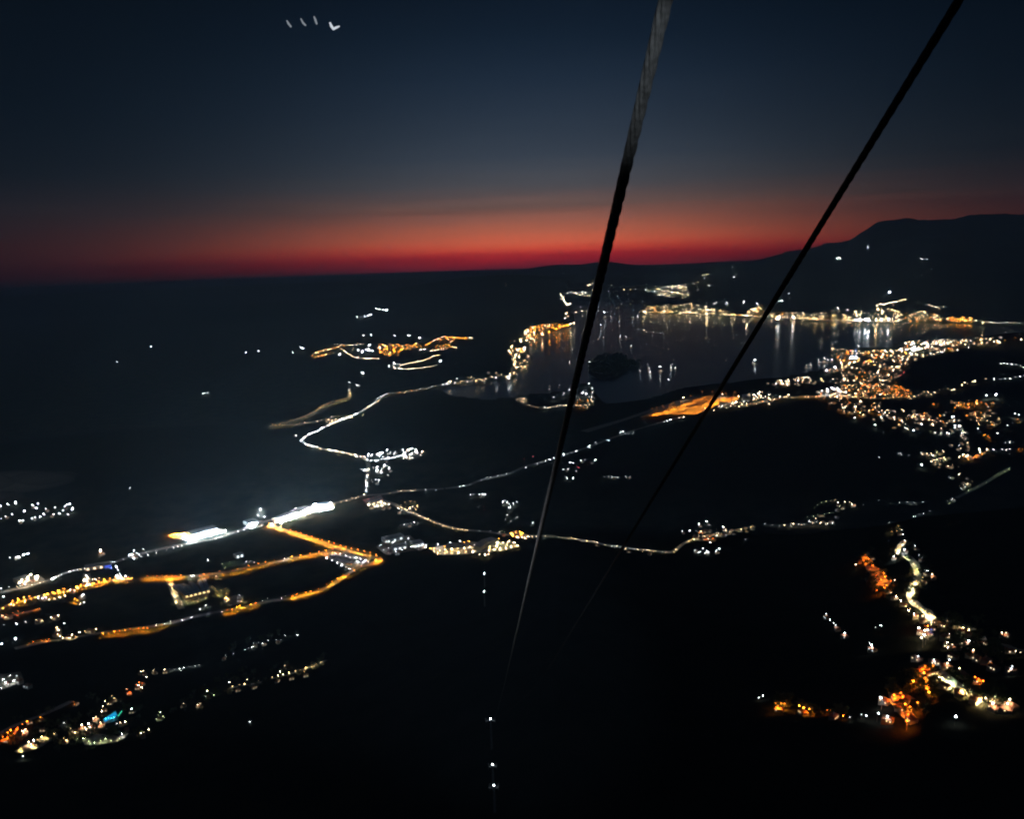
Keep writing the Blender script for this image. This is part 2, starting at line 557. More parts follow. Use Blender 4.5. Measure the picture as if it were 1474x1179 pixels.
def lot(label, pts, mat=None, name='paved_yard', lift=0.5):
    """a paved or bare patch draped over the ground"""
    LOTN[0] += 1
    W = hit(*np.array(pts, float).T)
    lift = lift + 0.02 * LOTN[0]
    v = [(w[0], w[1], w[2]) for w in W]
    a = sum(v[i][0] * v[(i + 1) % len(v)][1] - v[(i + 1) % len(v)][0] * v[i][1] for i in range(len(v)))
    if a < 0: v = v[::-1]
    bm = bmesh.new()
    bm.faces.new([bm.verts.new(p) for p in v])
    bmesh.ops.triangulate(bm, faces=bm.faces[:])
    bmesh.ops.subdivide_edges(bm, edges=bm.edges[:], cuts=7, use_grid_fill=True)
    P = np.array([q.co[:] for q in bm.verts]); Z = height(P[:, 0], P[:, 1])
    for q, z in zip(bm.verts, Z): q.co.z = z + lift
    me = bpy.data.meshes.new(name); bm.to_mesh(me); bm.free()
    me.materials.append(mat or M_LOT)
    o = bpy.data.objects.new(name, me); COL.objects.link(o)
    return tag(o, label, kind='structure')


def L(place, col, size, s):
    """single lamps: 'x,y x,y ...'"""
    for t in s.split():
        x, y = t.split(',')
        LAMP.append((float(x), float(y), col, size, place))


def H(place, col, size, s):
    for t in s.split():
        x, y = t.split(',')
        HOUSE.append((float(x), float(y), col, size, place))


def fill(place, poly, n, cols, size, houses=0.35, bias=None):
    """scatter n lamps and some houses over a pixel polygon; cols is a string with repeats as weights"""
    poly = np.array(poly, float)
    lo = poly.min(0); hi = poly.max(0); c = 0; tries = 0
    pts = []
    while c < n and tries < n * 60:
        tries += 1
        p = RNG.uniform(lo, hi)
        if not in_poly(np.array([p[0]]), np.array([p[1]]), [tuple(q) for q in poly])[0]: continue
        if any(abs(p[0] - q[0]) + 1.6 * abs(p[1] - q[1]) < 2.2 for q in pts[-40:]): continue
        pts.append(p); c += 1
        col = cols[int(RNG.integers(len(cols)))]
        LAMP.append((p[0], p[1], col, size * RNG.choice([0.5, 0.65, 0.85, 1.1, 1.6], p=[.22, .25, .25, .18, .1]), place))
        if RNG.random() < houses:
            HOUSE.append((p[0] + RNG.uniform(-2, 2), p[1] + RNG.uniform(-.5, 1.2), cols[int(RNG.integers(len(cols)))], RNG.uniform(0.8, 1.4), place))


# --- the plain: white bend, cream loop, main road
PL = {}
PL['bend'] = ('white street lamp on the bright bending road left of centre', 'house beside the bright white bending road left of centre')
road('bend', 'bright white bending road left of centre', [(527, 711), (528, 690), (531, 670), (527, 660), (510, 655), (490, 651), (460, 646), (442, 641), (433, 635), (441, 627), (460, 619),
     (478, 610), (500, 602), (520, 593), (546, 577), (544, 573), (558, 567)], 13, ('WWN', 0.95, 4.2, 0.25))
PL['loop'] = ('cream street lamp on the pointed loop road by the left shore', 'house inside the pointed cream loop road')
road('loop', 'cream pointed loop road near the left shore', [(387, 614), (410, 609), (430, 603), (455, 592), (460, 586), (480, 578), (500, 574), (504, 571), (504, 562)], 11, ('YYY', 0.9, 4.0, 0.25))
road('loop', 'lower leg of the cream pointed loop road', [(387, 614), (430, 611), (462, 606), (482, 600), (508, 598), (524, 597)], 11, ('YYN', 0.85, 4.2, 0.3))
L('loop', 'N', 1.0, '473,604 478,606 483,604 488,605 470,607 475,609')
PL['shore'] = ('warm lamp on the shore road between the bend and the orange bay village', 'house on the shore road between the bend and the orange bay village')
road('shore', 'lit shore road along the bay towards the orange village', [(558, 567), (590, 564), (620, 558), (660, 551), (690, 547), (706, 544)], 10, ('NNWY', 0.7, 4.2, 0.4))
L('shore', 'O', 0.8, '559,568 575,565 582,564 592,563 600,562')
fill('shore', [(640, 548), (700, 536), (735, 538), (742, 545), (705, 548), (650, 556)], 34, 'NNWYY', 0.8)
L('shore', 'W', 1.7, '714,544 731,543 643,552 672,549 735,540')
fill('shore', [(735, 512), (750, 500), (762, 512), (758, 528), (742, 540), (728, 542), (740, 528)], 52, 'NNYYO', 0.8)
fill('shore', [(714, 503), (740, 496), (757, 498), (755, 508), (735, 512)], 20, 'YNOO', 0.75)
L('shore', 'N', 1.7, '756,500 754,503')
PL['orange_village'] = ('sodium lamp in the orange village on the tip of the bay', 'orange lit house in the village on the tip of the bay')
fill('orange_village', [(752, 480), (760, 470), (790, 466), (825, 466), (800, 474), (780, 482), (765, 490)], 85, 'OOOOON', 0.85)
L('orange_village', 'O', 1.7, '781,482 790,478 800,474 806,471 812,470 817,469')
L('orange_village', 'N', 1.6, '822,467 826,466 760,476 757,480 780,481 765,487 755,478')
fill('orange_village', [(733, 492), (760, 485), (770, 488), (748, 494)], 14, 'NYO', 0.7)
PL['far_shore'] = ('distant white lamp on the far side of the strait', 'distant house on the far side of the strait')
L('far_shore', 'N', 0.95, '806,422 808,425 811,427 808,430 812,432 814,435 817,437 819,437 821,436 815,452 817,455 814,458 728,410 815,448 817,450')
L('far_shore', 'N', 0.6, '817,421 821,421 825,421 829,422 836,424 840,425 845,425 848,425 852,423 856,421 846,410 849,409 853,408 856,408 877,405 878,409 833,421 838,421 843,421')
road('far_shore', 'thin far road along the strait shore', [(815, 421), (850, 421), (900, 419)], 30, ('NNW', 0.4, 3.0, 0.4))
PL['strait_town'] = ('tiny warm lamp in the far town at the end of the strait', 'tiny lit house in the far town at the end of the strait')
fill('strait_town', [(885, 418), (905, 416), (935, 414), (960, 411), (990, 409), (992, 427), (970, 429), (935, 425), (945, 420)], 120, 'NNYYNW', 0.5, 0.2)
fill('strait_town', [(990, 408), (1018, 400), (1020, 402), (994, 413)], 12, 'NYW', 0.45, 0.1)
fill('strait_town', [(996, 415), (1024, 407), (1025, 409), (1000, 420)], 14, 'NYW', 0.45, 0.1)
L('strait_town', 'N', 0.9, '1011,398 1014,397 1017,396 1020,396')
PL['long_town'] = ('tiny warm lamp along the long lit waterfront under the mountain', 'tiny lit house along the long waterfront under the mountain')
fill('long_town', [(921, 449), (935, 441), (947, 439), (947, 450), (925, 451)], 45, 'YYNO', 0.6, 0.2)
fill('long_town', [(947, 443), (960, 437), (995, 436), (1010, 441), (1040, 446), (1062, 450), (1062, 454), (1000, 450), (950, 450)], 125, 'NYYYN', 0.5, 0.2)
road('long_town', 'far waterfront road under the mountain', [(925, 450), (960, 450), (1000, 451), (1060, 454), (1100, 456), (1180, 460), (1250, 462), (1290, 463)], 30, ('NYYYO', 0.55, 2.3, 0.3))
L('long_town', 'N', 1.5, '957,450 993,450 1016,443 1018,447 1075,455 1118,459')
L('long_town', 'W', 1.7, '1119,460 1142,457 1122,458')
L('long_town', 'Y', 1.5, '1017,452 1054,453 1143,458 1174,459 1185,457')
L('long_town', 'W', 0.85, '1070,435 1122,434 1126,433 1129,432 1136,424 1090,438 1054,385 1056,399 1028,437 1032,436 1045,438 1047,440 1110,437 1200,443 1206,443 1220,446')
fill('long_town', [(1075, 450), (1090, 440), (1098, 439), (1100, 452)], 40, 'YYON', 0.55, 0.2)
fill('long_town', [(1104, 450), (1140, 448), (1160, 450), (1160, 456), (1108, 456)], 40, 'YNNO', 0.5, 0.2)
fill('long_town', [(1160, 451), (1172, 449), (1210, 447), (1215, 455), (1165, 457)], 36, 'NYY', 0.5, 0.2)
fill('long_town', [(1208, 458), (1232, 449), (1250, 448), (1262, 443), (1285, 444), (1300, 452), (1300, 464), (1230, 463)], 125, 'NYYYN', 0.6, 0.2)
fill('long_town', [(1300, 450), (1330, 448), (1352, 453), (1360, 462), (1300, 463)], 90, 'NYYO', 0.6, 0.2)
L('long_town', 'W', 2.0, '1230,461 1235,460 1240,461 1245,460 1250,461 1270,460 1278,459')
L('long_town', 'Y', 1.9, '1252,459 1262,459')
fill('long_town', [(1362, 458), (1372, 456), (1398, 457), (1402, 464), (1366, 463)], 55, 'OOOY', 0.7, 0.2)
fill('long_town', [(1402, 460), (1425, 461), (1428, 466), (1404, 466)], 14, 'YG', 0.6, 0.2)
road('long_town', 'faint lit shore road at the right end of the bay', [(1425, 465), (1474, 466), (1500, 467)], 26, ('WNW', 0.4, 4.0, 0.3))
L('long_town', 'N', 0.85, '1262,440 1267,438 1272,438 1276,437 1281,436 1286,435 1290,435 1295,433 1298,432 1302,431 1285,439 1337,439 1342,441 1347,442 1351,444 1358,442')
PL['mountain'] = ('lone white lamp high on the dark mountain side', 'lone lit house high on the dark mountain side')
L('mountain', 'W', 0.95, '1205,373 1209,372 1249,357 1327,373 1334,373')
L('mountain', 'W', 1.7, '1280,421')
# --- main bay town at the right
PL['bay_town'] = ('warm street lamp in the dense bay town at right', 'lit house in the dense bay town at right')
fill('bay_town', [(1196, 508), (1230, 506), (1265, 503), (1292, 505), (1300, 520), (1292, 545), (1285, 558), (1275, 570), (1220, 570), (1195, 567), (1205, 545), (1215, 527)], 300, 'NNOOONYN', 0.85, 0.4)
fill('bay_town', [(1150, 571), (1215, 552), (1260, 552), (1285, 556), (1312, 570), (1240, 574), (1180, 575)], 120, 'NOOONN', 0.85, 0.4)
fill('bay_town', [(1280, 556), (1296, 554), (1316, 568), (1290, 572)], 36, 'OOOR', 0.8, 0.3)
fill('bay_town', [(1302, 492), (1345, 489), (1400, 488), (1345, 510), (1320, 520), (1296, 530), (1294, 505)], 150, 'NNNWYO', 0.85, 0.35)
fill('bay_town', [(1345, 492), (1400, 486), (1445, 484), (1470, 484), (1450, 494), (1400, 498), (1350, 510)], 75, 'NNYWO', 0.8, 0.35)
L('bay_town', 'N', 1.9, '1415,490 1420,489 1440,494 1470,490 1412,491 1424,489')
L('bay_town', 'N', 0.8, '1304,493 1308,494 1312,494 1316,494 1325,495 1330,494')
road('bay_town', 'lit harbour mole on the bay town waterfront', [(1194, 503), (1215, 504), (1240, 506), (1290, 505), (1330, 502)], 12, ('YYNG', 0.7, 4.5, 0.3))
L('bay_town', 'W', 2.0, '1224,515 1228,514 1231,515')
L('bay_town', 'B', 1.3, '1232,504 1233,508 1232,511')
L('bay_town', 'P', 1.1, '1244,521 1225,506 1297,540 1301,536')
fill('bay_town', [(1188, 534), (1215, 525), (1225, 522), (1215, 532), (1195, 537)], 26, 'NNYO', 0.8)
L('bay_town', 'W', 1.6, '1190,533 1202,529')
fill('bay_town', [(1100, 552), (1120, 547), (1160, 541), (1190, 547), (1205, 546), (1165, 553), (1130, 555)], 62, 'NNWYN', 0.75)
L('bay_town', 'N', 1.6, '1153,544 1159,544 1136,549 1125,548 1213,540 1214,545 1215,550')
fill('bay_town', [(1075, 568), (1100, 562), (1130, 568), (1145, 571), (1100, 578), (1062, 584), (1045, 588), (1030, 588)], 56, 'NNWYN', 0.75)
L('bay_town', 'N', 1.6, '1122,571 1106,581 1078,567 1085,569 1131,571')
L('bay_town', 'W', 1.9, '1184,564 1190,562 1196,560 1200,561 1204,560 1178,566 1206,563 1193,564')
road('bay_town', 'lit main road running into the bay town', [(1062, 586), (1090, 580), (1130, 572), (1160, 572), (1200, 569), (1260, 574), (1310, 571)], 12, ('NNYO', 0.7, 5.0, 0.3))
PL['airfield'] = ('sodium floodlight mast around the orange lit airfield apron', 'building beside the orange lit airfield apron')
lot('orange floodlit airfield apron', [(921, 601), (955, 585), (985, 575), (1010, 571), (1064, 573), (1062, 577), (1035, 583), (1000, 598), (960, 597)], M_LOT, 'airfield_apron', 1.6)
road('airfield', 'airfield runway strip beside the apron', [(840, 622), (900, 604), (960, 583), (1000, 570)], 40)
for _p in along([(932, 598), (965, 587), (990, 578), (1012, 574), (1035, 575), (1058, 575)], 15): L('airfield', 'O', 3.0, '%.1f,%.1f' % (_p[0], _p[1] - 9))
for _p in along([(950, 600), (975, 598), (1000, 595), (1020, 587), (1040, 581)], 15): L('airfield', 'O', 3.0, '%.1f,%.1f' % (_p[0], _p[1] - 11))
for _p in along([(938, 600), (960, 595), (1000, 588), (1050, 577)], 17): L('airfield', 'O', 3.0, '%.1f,%.1f' % (_p[0], _p[1] - 10))
L('airfield', 'N', 1.5, '984,572 1063,570 1040,567 1020,589 1028,590 1015,587 1035,584')
L('airfield', 'P', 1.0, '1054,572')
L('airfield', 'N', 1.2, '1045,582 1050,580 1055,579 1060,579 1065,580 1068,582 1052,585 1058,585 1064,585')
PL['peninsula'] = ('white lamp on the small wooded point in the bay', 'house on the small wooded point in the bay')
for _p in along([(742, 577), (748, 574), (758, 575), (757, 578), (750, 577), (765, 585), (785, 588), (800, 585), (820, 583), (835, 584), (855, 582)], 3.3, .3): L('peninsula', 'N', 0.6, '%.1f,%.1f' % tuple(_p))
fill('peninsula', [(826, 577), (855, 572), (858, 578), (845, 588), (828, 587)], 22, 'NOON', 0.65)
fill('peninsula', [(826, 568), (840, 561), (858, 564), (855, 571), (830, 573)], 12, 'W', 0.7)
L('peninsula', 'W', 1.6, '838,567 843,568 811,568 798,573 848,551 853,558 820,560 806,584 785,587')
PL['hill_villages'] = ('orange lamp in the ridge top villages of the outer peninsula', 'orange lit house in the ridge top villages of the outer peninsula')
for pts, c, s in (([(447, 513), (460, 506), (475, 503), (485, 500), (490, 501)], 'YO', .6), ([(450, 515), (465, 511), (480, 509)], 'YO', .6),
                  ([(478, 496), (490, 497), (505, 497), (525, 495)], 'YON', .55), ([(498, 507), (508, 514), (525, 516), (548, 517)], 'N', .6),
                  ([(485, 500), (500, 507), (512, 501)], 'Y', .6), ([(612, 497), (628, 489), (640, 485), (650, 486), (665, 487), (680, 487)], 'OON', .8),
                  ([(618, 505), (635, 502), (645, 499), (660, 500)], 'ONN', .7), ([(565, 530), (585, 531), (605, 530), (628, 526)], 'N', .6),
                  ([(575, 527), (595, 522), (610, 519), (625, 512), (634, 513)], 'YN', .7), ([(560, 526), (575, 524)], 'W', .6)):
    for _p in along(pts, 3.2, .35): L('hill_villages', c[int(RNG.integers(len(c)))], s, '%.1f,%.1f' % tuple(_p))
fill('hill_villages', [(538, 496), (560, 496), (600, 494), (608, 499), (580, 504), (555, 514), (548, 508)], 110, 'OOOON', 0.7, 0.3)
fill('hill_villages', [(635, 486), (655, 484), (660, 489), (645, 498), (630, 503), (625, 500)], 36, 'OOON', 0.7, 0.3)
L('hill_villages', 'W', 1.3, '516,504 522,505 527,504 532,505 536,505 530,503 521,507 532,497 489,510 605,504 611,503 523,484 534,483 568,484 589,484 604,487 567,521 560,526 634,519 522,536 676,487')
L('hill_villages', 'W', 1.1, '514,456 519,455 525,455 530,454 533,452 541,444 546,445 552,446 557,445 556,447 218,499 169,521 372,505 354,507')
L('hill_villages', 'W', 1.2, '502,562 503,551 517,556 514,555')
H('hill_villages', 'N', 1.2, '516,555 424,627')
L('bend', 'W', 1.5, '426,627')
L('hill_villages', 'W', 1.6, '434,500 437,501')
L('hill_villages', 'W', 1.1, '293,566 299,566 187,702 421,507')
# --- clusters beside the white bend
PL['hamlet'] = ('bright white lamp in the hamlet east of the bending road', 'pale building in the hamlet east of the bending road')
fill('hamlet', [(512, 655), (530, 652), (560, 650), (572, 648), (560, 662), (540, 662)], 22, 'W', 0.9)
fill('hamlet', [(575, 648), (590, 645), (608, 647), (610, 655), (590, 661), (578, 658)], 26, 'WWN', 1.1)
fill('hamlet', [(535, 672), (560, 668), (567, 673), (555, 680), (537, 678)], 13, 'W', 1.0)
L('hamlet', 'W', 0.8, '535,692 541,690 546,691 545,694 558,684 520,675 524,677 557,648 563,651')
road('hamlet', 'short lit lane leading east from the bending road', [(532, 664), (560, 661), (585, 654)], 9, ('W', 0.7, 5.0, 0.3))
# --- main road, west to east
PL['main_road'] = ('white lamp strung along the main road across the plain', 'building beside the main road across the plain')
road('main_road', 'main road across the plain, west part', [(-20, 858), (40, 845), (80, 832), (98, 823), (160, 812), (190, 801), (230, 791), (265, 784), (310, 776), (345, 764), (380, 752), (400, 746)], 14, None)
road('main_road', 'main road past the retail strip', [(400, 746), (440, 740), (475, 727), (500, 720), (525, 714), (552, 712), (575, 708), (600, 706), (640, 704)], 14, None)
road('main_road', 'main road running east to the airfield', [(640, 704), (675, 699), (690, 692), (730, 684), (755, 672), (797, 660), (850, 643), (880, 631), (912, 620), (955, 607), (985, 600)], 13, None)
L('main_road', 'N', 1.0, '491,723 498,721 507,718 516,716 524,713 481,728 503,721 512,718')
for _p in along([(560, 711), (575, 707), (600, 706)], 4, .2): L('main_road', 'N', 0.6, '%.1f,%.1f' % tuple(_p))
L('main_road', 'W', 1.0, '613,706 628,706 662,701 667,700 676,698 693,692 701,688 706,687 716,684 722,683 729,681 757,672 773,667 779,665 785,663 791,661 797,659 811,654 817,653 823,651 829,649 848,643 857,636 876,634 893,622 897,621 905,624 911,623 956,607 961,606 966,604 978,601 984,600')
L('main_road', 'W', 1.3, '848,643 896,622 965,605')
L('main_road', 'P', 0.8, '754,661 767,657')
L('main_road', 'W', 1.0, '262,786 250,789 240,792 225,796 213,799 256,787 203,802')
PL['retail'] = ('harsh white floodlight over the retail strip on the main road', 'white roofed shed in the floodlit retail strip')
lot('pale floodlit car parks of the retail strip', [(384, 757), (400, 746), (425, 737), (450, 726), (478, 724), (480, 733), (455, 737), (430, 745), (405, 753)])
fill('retail', [(386, 756), (402, 746), (425, 737), (450, 726), (476, 724), (479, 733), (455, 736), (430, 744), (405, 753)], 66, 'WWN', 0.85, 0.1)
L('retail', 'Y', 0.4, '422,730 425,731 428,733 420,729')
lot('pale floodlit yard at the crossroads', [(352, 760), (362, 750), (378, 750), (380, 757), (362, 762)])
fill('retail', [(354, 759), (363, 751), (374, 752), (374, 757), (362, 761)], 15, 'W', 0.6, 0.1)
L('retail', 'W', 0.4, '368,738 374,733 377,737 372,742 380,744 379,735 370,733')
PL['mall'] = ('white floodlight round the bright wedge shaped shopping hall', 'flat roofed shopping hall in the bright wedge shaped lot')
lot('pale wedge shaped lot of the shopping hall', [(241, 771), (262, 767), (300, 758), (326, 764), (318, 769), (272, 780)])
fill('mall', [(258, 774), (270, 771), (284, 769), (300, 766), (316, 762), (326, 765), (312, 769), (275, 779)], 36, 'W', 0.75, 0)
L('mall', 'O', 0.5, '244,771 249,769 254,768 250,773 256,772 260,770 264,768 270,766 277,764')
L('mall', 'Y', 0.4, '284,762 290,760 297,758 304,757 311,759 318,761 324,763')
# --- orange roads of the business grid
PL['diagonal'] = ('sodium street lamp on the long straight orange diagonal road', 'building beside the long straight orange diagonal road')
road('diagonal', 'long straight orange lit diagonal road', [(388, 757), (405, 763), (430, 771), (450, 778), (480, 788), (510, 797), (540, 804), (548, 806), (541, 812), (520, 816)], 17, None)
L('diagonal', 'O', 1.5, '388,754 396,757 404,759 418,763 426,765 433,767 441,770 449,772 457,776 464,777 473,780 481,782 490,785 498,787 506,789 515,791 524,793 533,795 542,799 547,803 540,807')
PL['grid'] = ('sodium street lamp on the orange roads round the dark fields', 'building beside the orange roads round the dark fields')
road('grid', 'orange lit road below the diagonal', [(480, 791), (460, 797), (430, 803), (400, 809), (378, 813), (350, 819), (335, 823), (300, 828), (265, 831), (208, 832)], 14, None)
L('grid', 'O', 1.5, '479,790 469,792 459,794 446,796 433,799 420,801 395,806 382,809 372,811 358,814 351,818 342,819 335,821 316,822 301,825 287,828 260,828 247,828 233,828 220,829 212,829 253,829 240,828 226,829 293,826')
L('grid', 'W', 0.9, '409,804 415,803 275,829 278,828')
road('grid', 'orange lit field road lower down', [(541, 808), (520, 816), (505, 824), (490, 834), (475, 845), (450, 854), (425, 862), (390, 866), (350, 875), (327, 879), (285, 887), (240, 899), (200, 905), (145, 912), (110, 918), (70, 924), (20, 935)], 12, None)
L('grid', 'O', 1.3, '520,814 510,820 502,826 494,826 486,832 478,836 470,840 458,847 447,850 440,852 427,854 421,857 368,867 361,869 345,871 341,873 334,876 327,877 232,898 212,903 206,903 199,903 187,904 180,906 172,907 164,908 156,910 148,911')
L('grid', 'W', 0.45, '412,858 405,860 385,861 378,864 320,880 300,884 276,888 269,889 262,892 246,895 238,897 225,899')
PL['cream_lane'] = ('cream lamp on the short lane beside the long sheds', 'building near the short cream lane')
road('cream_lane', 'short cream lit lane beside the long sheds', [(242, 832), (248, 848), (254, 862), (262, 879)], 12, ('Y', 0.75, 4.5, 0.2))
lot('cream lit yard of the long sheds', [(264, 842), (296, 838), (303, 848), (300, 858), (268, 866), (262, 862)], M_EARTH)
L('cream_lane', 'Y', 0.8, '275,837 264,845 306,845 310,848 270,865 278,864 286,862 296,859 312,852 318,850 324,848 315,855 326,855 250,842 257,848 262,843 285,838 295,837')
L('cream_lane', 'W', 0.9, '296,871 288,876')
lot('cream lit rough ground by the olive trees', [(325, 862), (340, 857), (350, 862), (345, 870), (330, 873), (322, 868)], M_EARTH)
fill('cream_lane', [(305, 830), (322, 826), (318, 842), (308, 840)], 4, 'Y', 0.6, 0.3)
fill('cream_lane', [(322, 860), (345, 856), (350, 864), (332, 874)], 7, 'YYW', 0.7, 0.2)
L('cream_lane', 'W', 1.0, '345,857 311,829')
PL['pitch'] = ('pale green floodlight round the sports pitch', 'clubhouse beside the pale green sports pitch')
lot('pale green floodlit sports pitch', [(318, 812), (346, 805), (352, 812), (322, 819)], M_TURF, 'sports_pitch')
L('pitch', 'G', 0.55, '320,812 330,809 345,805 350,812 338,815 324,818')
L('pitch', 'W', 0.6, '340,798 347,796 337,802 354,808 360,807 366,810')
L('pitch', 'W', 0.8, '299,806')
PL['storage'] = ('cool white lamp over the rows of parked lorries and sheds', 'long metal shed in the storage yard between orange roads')
lot('concrete storage yard between the orange roads', [(458, 797), (482, 794), (535, 806), (522, 814), (505, 821), (490, 812)])
L('storage', 'W', 0.9, '482,797 490,797 498,799 504,801 512,802 519,804 526,806 530,808 522,809 514,808 470,803 478,807 485,810 492,813 498,816 503,818')
L('storage', 'R', 0.55, '505,812 512,813 508,818 500,812 516,811')
PL['cream_yard'] = ('cream lamp over the large bright logistics yard', 'large cream lit hall in the bright logistics yard')
lot('large bright cream logistics yard', [(619, 790), (640, 785), (680, 780), (735, 778), (748, 787), (720, 794), (680, 797), (640, 800), (625, 797)])
L('cream_yard', 'Y', 1.2, '625,794 633,793 641,792 650,791 659,790 668,789 630,797 640,797 650,797 660,796 670,795 676,787 700,784 708,783 716,782 724,781 732,780 740,782 745,786 736,788 728,790 720,791 712,792 704,793 697,786 705,788 715,787 730,785')
L('cream_yard', 'N', 1.3, '682,783 682,788 681,793 688,785 690,797 698,797 703,796')
L('cream_yard', 'W', 1.7, '631,784 648,781 663,779')
L('cream_yard', 'O', 1.2, '620,790 625,790 640,787 650,785 660,783 668,781 675,780 705,777 712,777 718,776 738,771 736,768 742,767 748,766 750,770 744,773 752,768')
L('cream_yard', 'N', 0.9, '745,773 752,773 760,772 766,772 772,772 756,774')
lot('orange lit forecourt beside the logistics yard', [(731, 768), (742, 764), (756, 769), (770, 772), (750, 774), (738, 773)], M_LOT, 'forecourt')
PL['grey_yard'] = ('white lamp in the cluttered grey works yard', 'grey shed in the cluttered works yard')
lot('cluttered grey works yard', [(541, 787), (558, 776), (590, 771), (596, 776), (585, 785), (612, 783), (612, 790), (585, 795), (555, 799)], M_EARTH)
L('grey_yard', 'W', 0.7, '548,785 556,780 564,777 572,775 580,774 588,775 584,780 576,784 568,787 560,790 553,792 566,781 596,784 603,786 609,784 614,785 592,789 578,792 570,794 585,786')
L('grey_yard', 'N', 0.9, '583,789 594,786 612,787')
PL['junction'] = ('warm lamp at the junction below the bending road', 'shop at the junction below the bending road')
lot('warm lit filling station forecourt at the junction', [(522, 720), (548, 713), (552, 720), (570, 725), (545, 731), (530, 728)], M_LOT, 'forecourt')
L('junction', 'N', 1.1, '531,726 537,725 543,727 548,722 554,724 560,725 540,729 550,727')
L('junction', 'P', 0.9, '524,720 530,718 537,717 544,716 549,714 551,718')
PL['cream_road'] = ('cream street lamp on the road slanting down from the junction', 'house by the cream road slanting down from the junction')
road('cream_road', 'cream lit road slanting down from the junction', [(562, 724), (580, 733), (595, 739), (610, 746), (628, 753), (650, 760), (675, 764), (700, 766), (740, 772), (790, 772), (830, 777), (880, 786), (935, 793), (968, 796)], 12, None)
for _p in along([(572, 728), (595, 738), (610, 745), (628, 753), (650, 760), (676, 763)], 4.6, .2): L('cream_road', 'YYN'[int(RNG.integers(3))], 0.85, '%.1f,%.1f' % tuple(_p))
L('cream_road', 'Y', 0.9, '577,727 583,723 590,722 597,723 601,728 598,733 590,731 584,730')
L('cream_road', 'W', 1.2, '573,731 578,734 594,729 590,732')
L('cream_road', 'W', 0.8, '576,756 582,755 587,754 592,753 597,751 602,752')
L('cream_road', 'W', 0.5, '690,763 705,765 718,766 728,768')
L('cream_road', 'G', 1.0, '722,765 726,766')
for _p in along([(787, 771), (820, 774), (855, 780), (880, 786), (935, 793), (965, 796)], 6.5, .5): L('cream_road', 'NWY'[int(RNG.integers(3))], 0.5, '%.1f,%.1f' % tuple(_p))
L('cream_road', 'N', 0.9, '855,779 932,791 888,786 785,771 900,790 918,790 822,773')
PL['field_lamps'] = ('lone white lamp among the dark fields right of the junction', 'farm house among the dark fields right of the junction')
L('field_lamps', 'W', 1.2, '690,711 695,711 698,711 677,712 681,711 742,745 767,751 730,722 733,725 739,724 744,722 734,730 727,720 724,722')
L('field_lamps', 'W', 0.7, '730,742 727,748 735,750 689,729 744,745')
L('field_lamps', 'P', 0.8, '696,729 697,733')
L('field_lamps', 'W', 1.0, '820,665 823,665 826,666 836,662 842,661 857,661 852,666 812,674 818,676 830,679 814,687 825,689 816,689 810,675')
L('field_lamps', 'P', 0.7, '831,671 850,665 833,673')
L('field_lamps', 'W', 0.8, '870,686 876,685 881,687 885,686 889,687 901,686 907,686 876,687')
H('field_lamps', 'W', 1.0, '838,664 816,677 884,688 731,726 693,713 905,688')
# --- left side of the plain
PL['west_lots'] = ('white lamp among the lit yards at the left edge', 'building among the lit yards at the left edge')
L('west_lots', 'N', 2.4, '31,836 36,838 41,833 50,832 53,831')
L('west_lots', 'N', 1.8, '29,840 37,841 45,829 52,835 143,796 146,794')
L('west_lots', 'W', 1.4, '1,847 190,798 193,793 197,796 206,791 193,804 186,799 120,855 118,857')
L('west_lots', 'W', 1.1, '23,801 27,801 14,802 34,798 40,796 79,832 76,834 61,862 66,860 55,861 5,860')
L('west_lots', 'N', 1.2, '16,871 20,872 36,867 101,850 105,849 107,851 124,828 127,833 126,838 122,836 129,842 125,843')
L('west_lots', 'W', 1.3, '167,815 170,820 172,825 170,832 174,830 168,828 180,829')
L('west_lots', 'O', 1.3, '18,864 26,862 34,859 42,858 68,854 76,852 84,850 92,847 110,844 116,841 134,839 142,837 150,834 158,832 166,831 176,832 184,832 107,861 111,863')
L('west_lots', 'N', 0.8, '70,862 78,861 86,859 94,857 133,834 137,833 143,832')
L('west_lots', 'R', 0.7, '4,888 10,885 18,882 26,880 50,878 56,877 122,819 130,817 138,815 146,813 21,884 14,889')
L('west_lots', 'N', 1.0, '3,886 8,888 74,889 78,887 84,886')
L('west_lots', 'B', 0.8, '153,818 157,818 160,817')
L('west_lots', 'W', 0.7, '100,823 106,822 112,821 124,817 132,816 142,814 150,812 158,811 163,810 6,900 24,898 37,896 116,870 121,868')
L('west_lots', 'Y', 0.9, '52,892 57,893 61,893 84,906 84,912 82,903 86,915 90,918')
L('west_lots', 'W', 1.3, '92,896 22,918 2,925')
L('west_lots', 'Y', 0.7, '96,916 104,914 114,911 122,909 130,907 138,906 100,919 110,917')
L('west_lots', 'R', 0.6, '42,926 48,924 54,922 60,922 66,921 70,920')
road('west_lots', 'orange lit street through the yards at the left edge', [(-12, 884), (15, 870), (40, 864), (62, 857), (85, 854), (105, 850), (116, 845), (140, 841), (165, 835), (190, 834)], 12, ('O', 0.85, 7.0, 0.3))
road('west_lots', 'reddish lit back street at the left edge', [(-12, 894), (10, 888), (30, 884), (60, 877)], 10, ('R', 0.7, 6.0, 0.3))
for _p in along([(100, 823), (130, 817), (165, 810)], 5, .3): L('main_road', 'WN'[int(RNG.integers(2))], 0.6, '%.1f,%.1f' % tuple(_p))
for _p in along([(190, 801), (230, 792), (262, 785), (320, 773), (352, 762)], 9, .4): L('main_road', 'W', 0.6, '%.1f,%.1f' % tuple(_p))
for _p in along([(0, 848), (50, 842), (80, 832), (100, 824)], 9, .4): L('main_road', 'WN'[int(RNG.integers(2))], 0.7, '%.1f,%.1f' % tuple(_p))
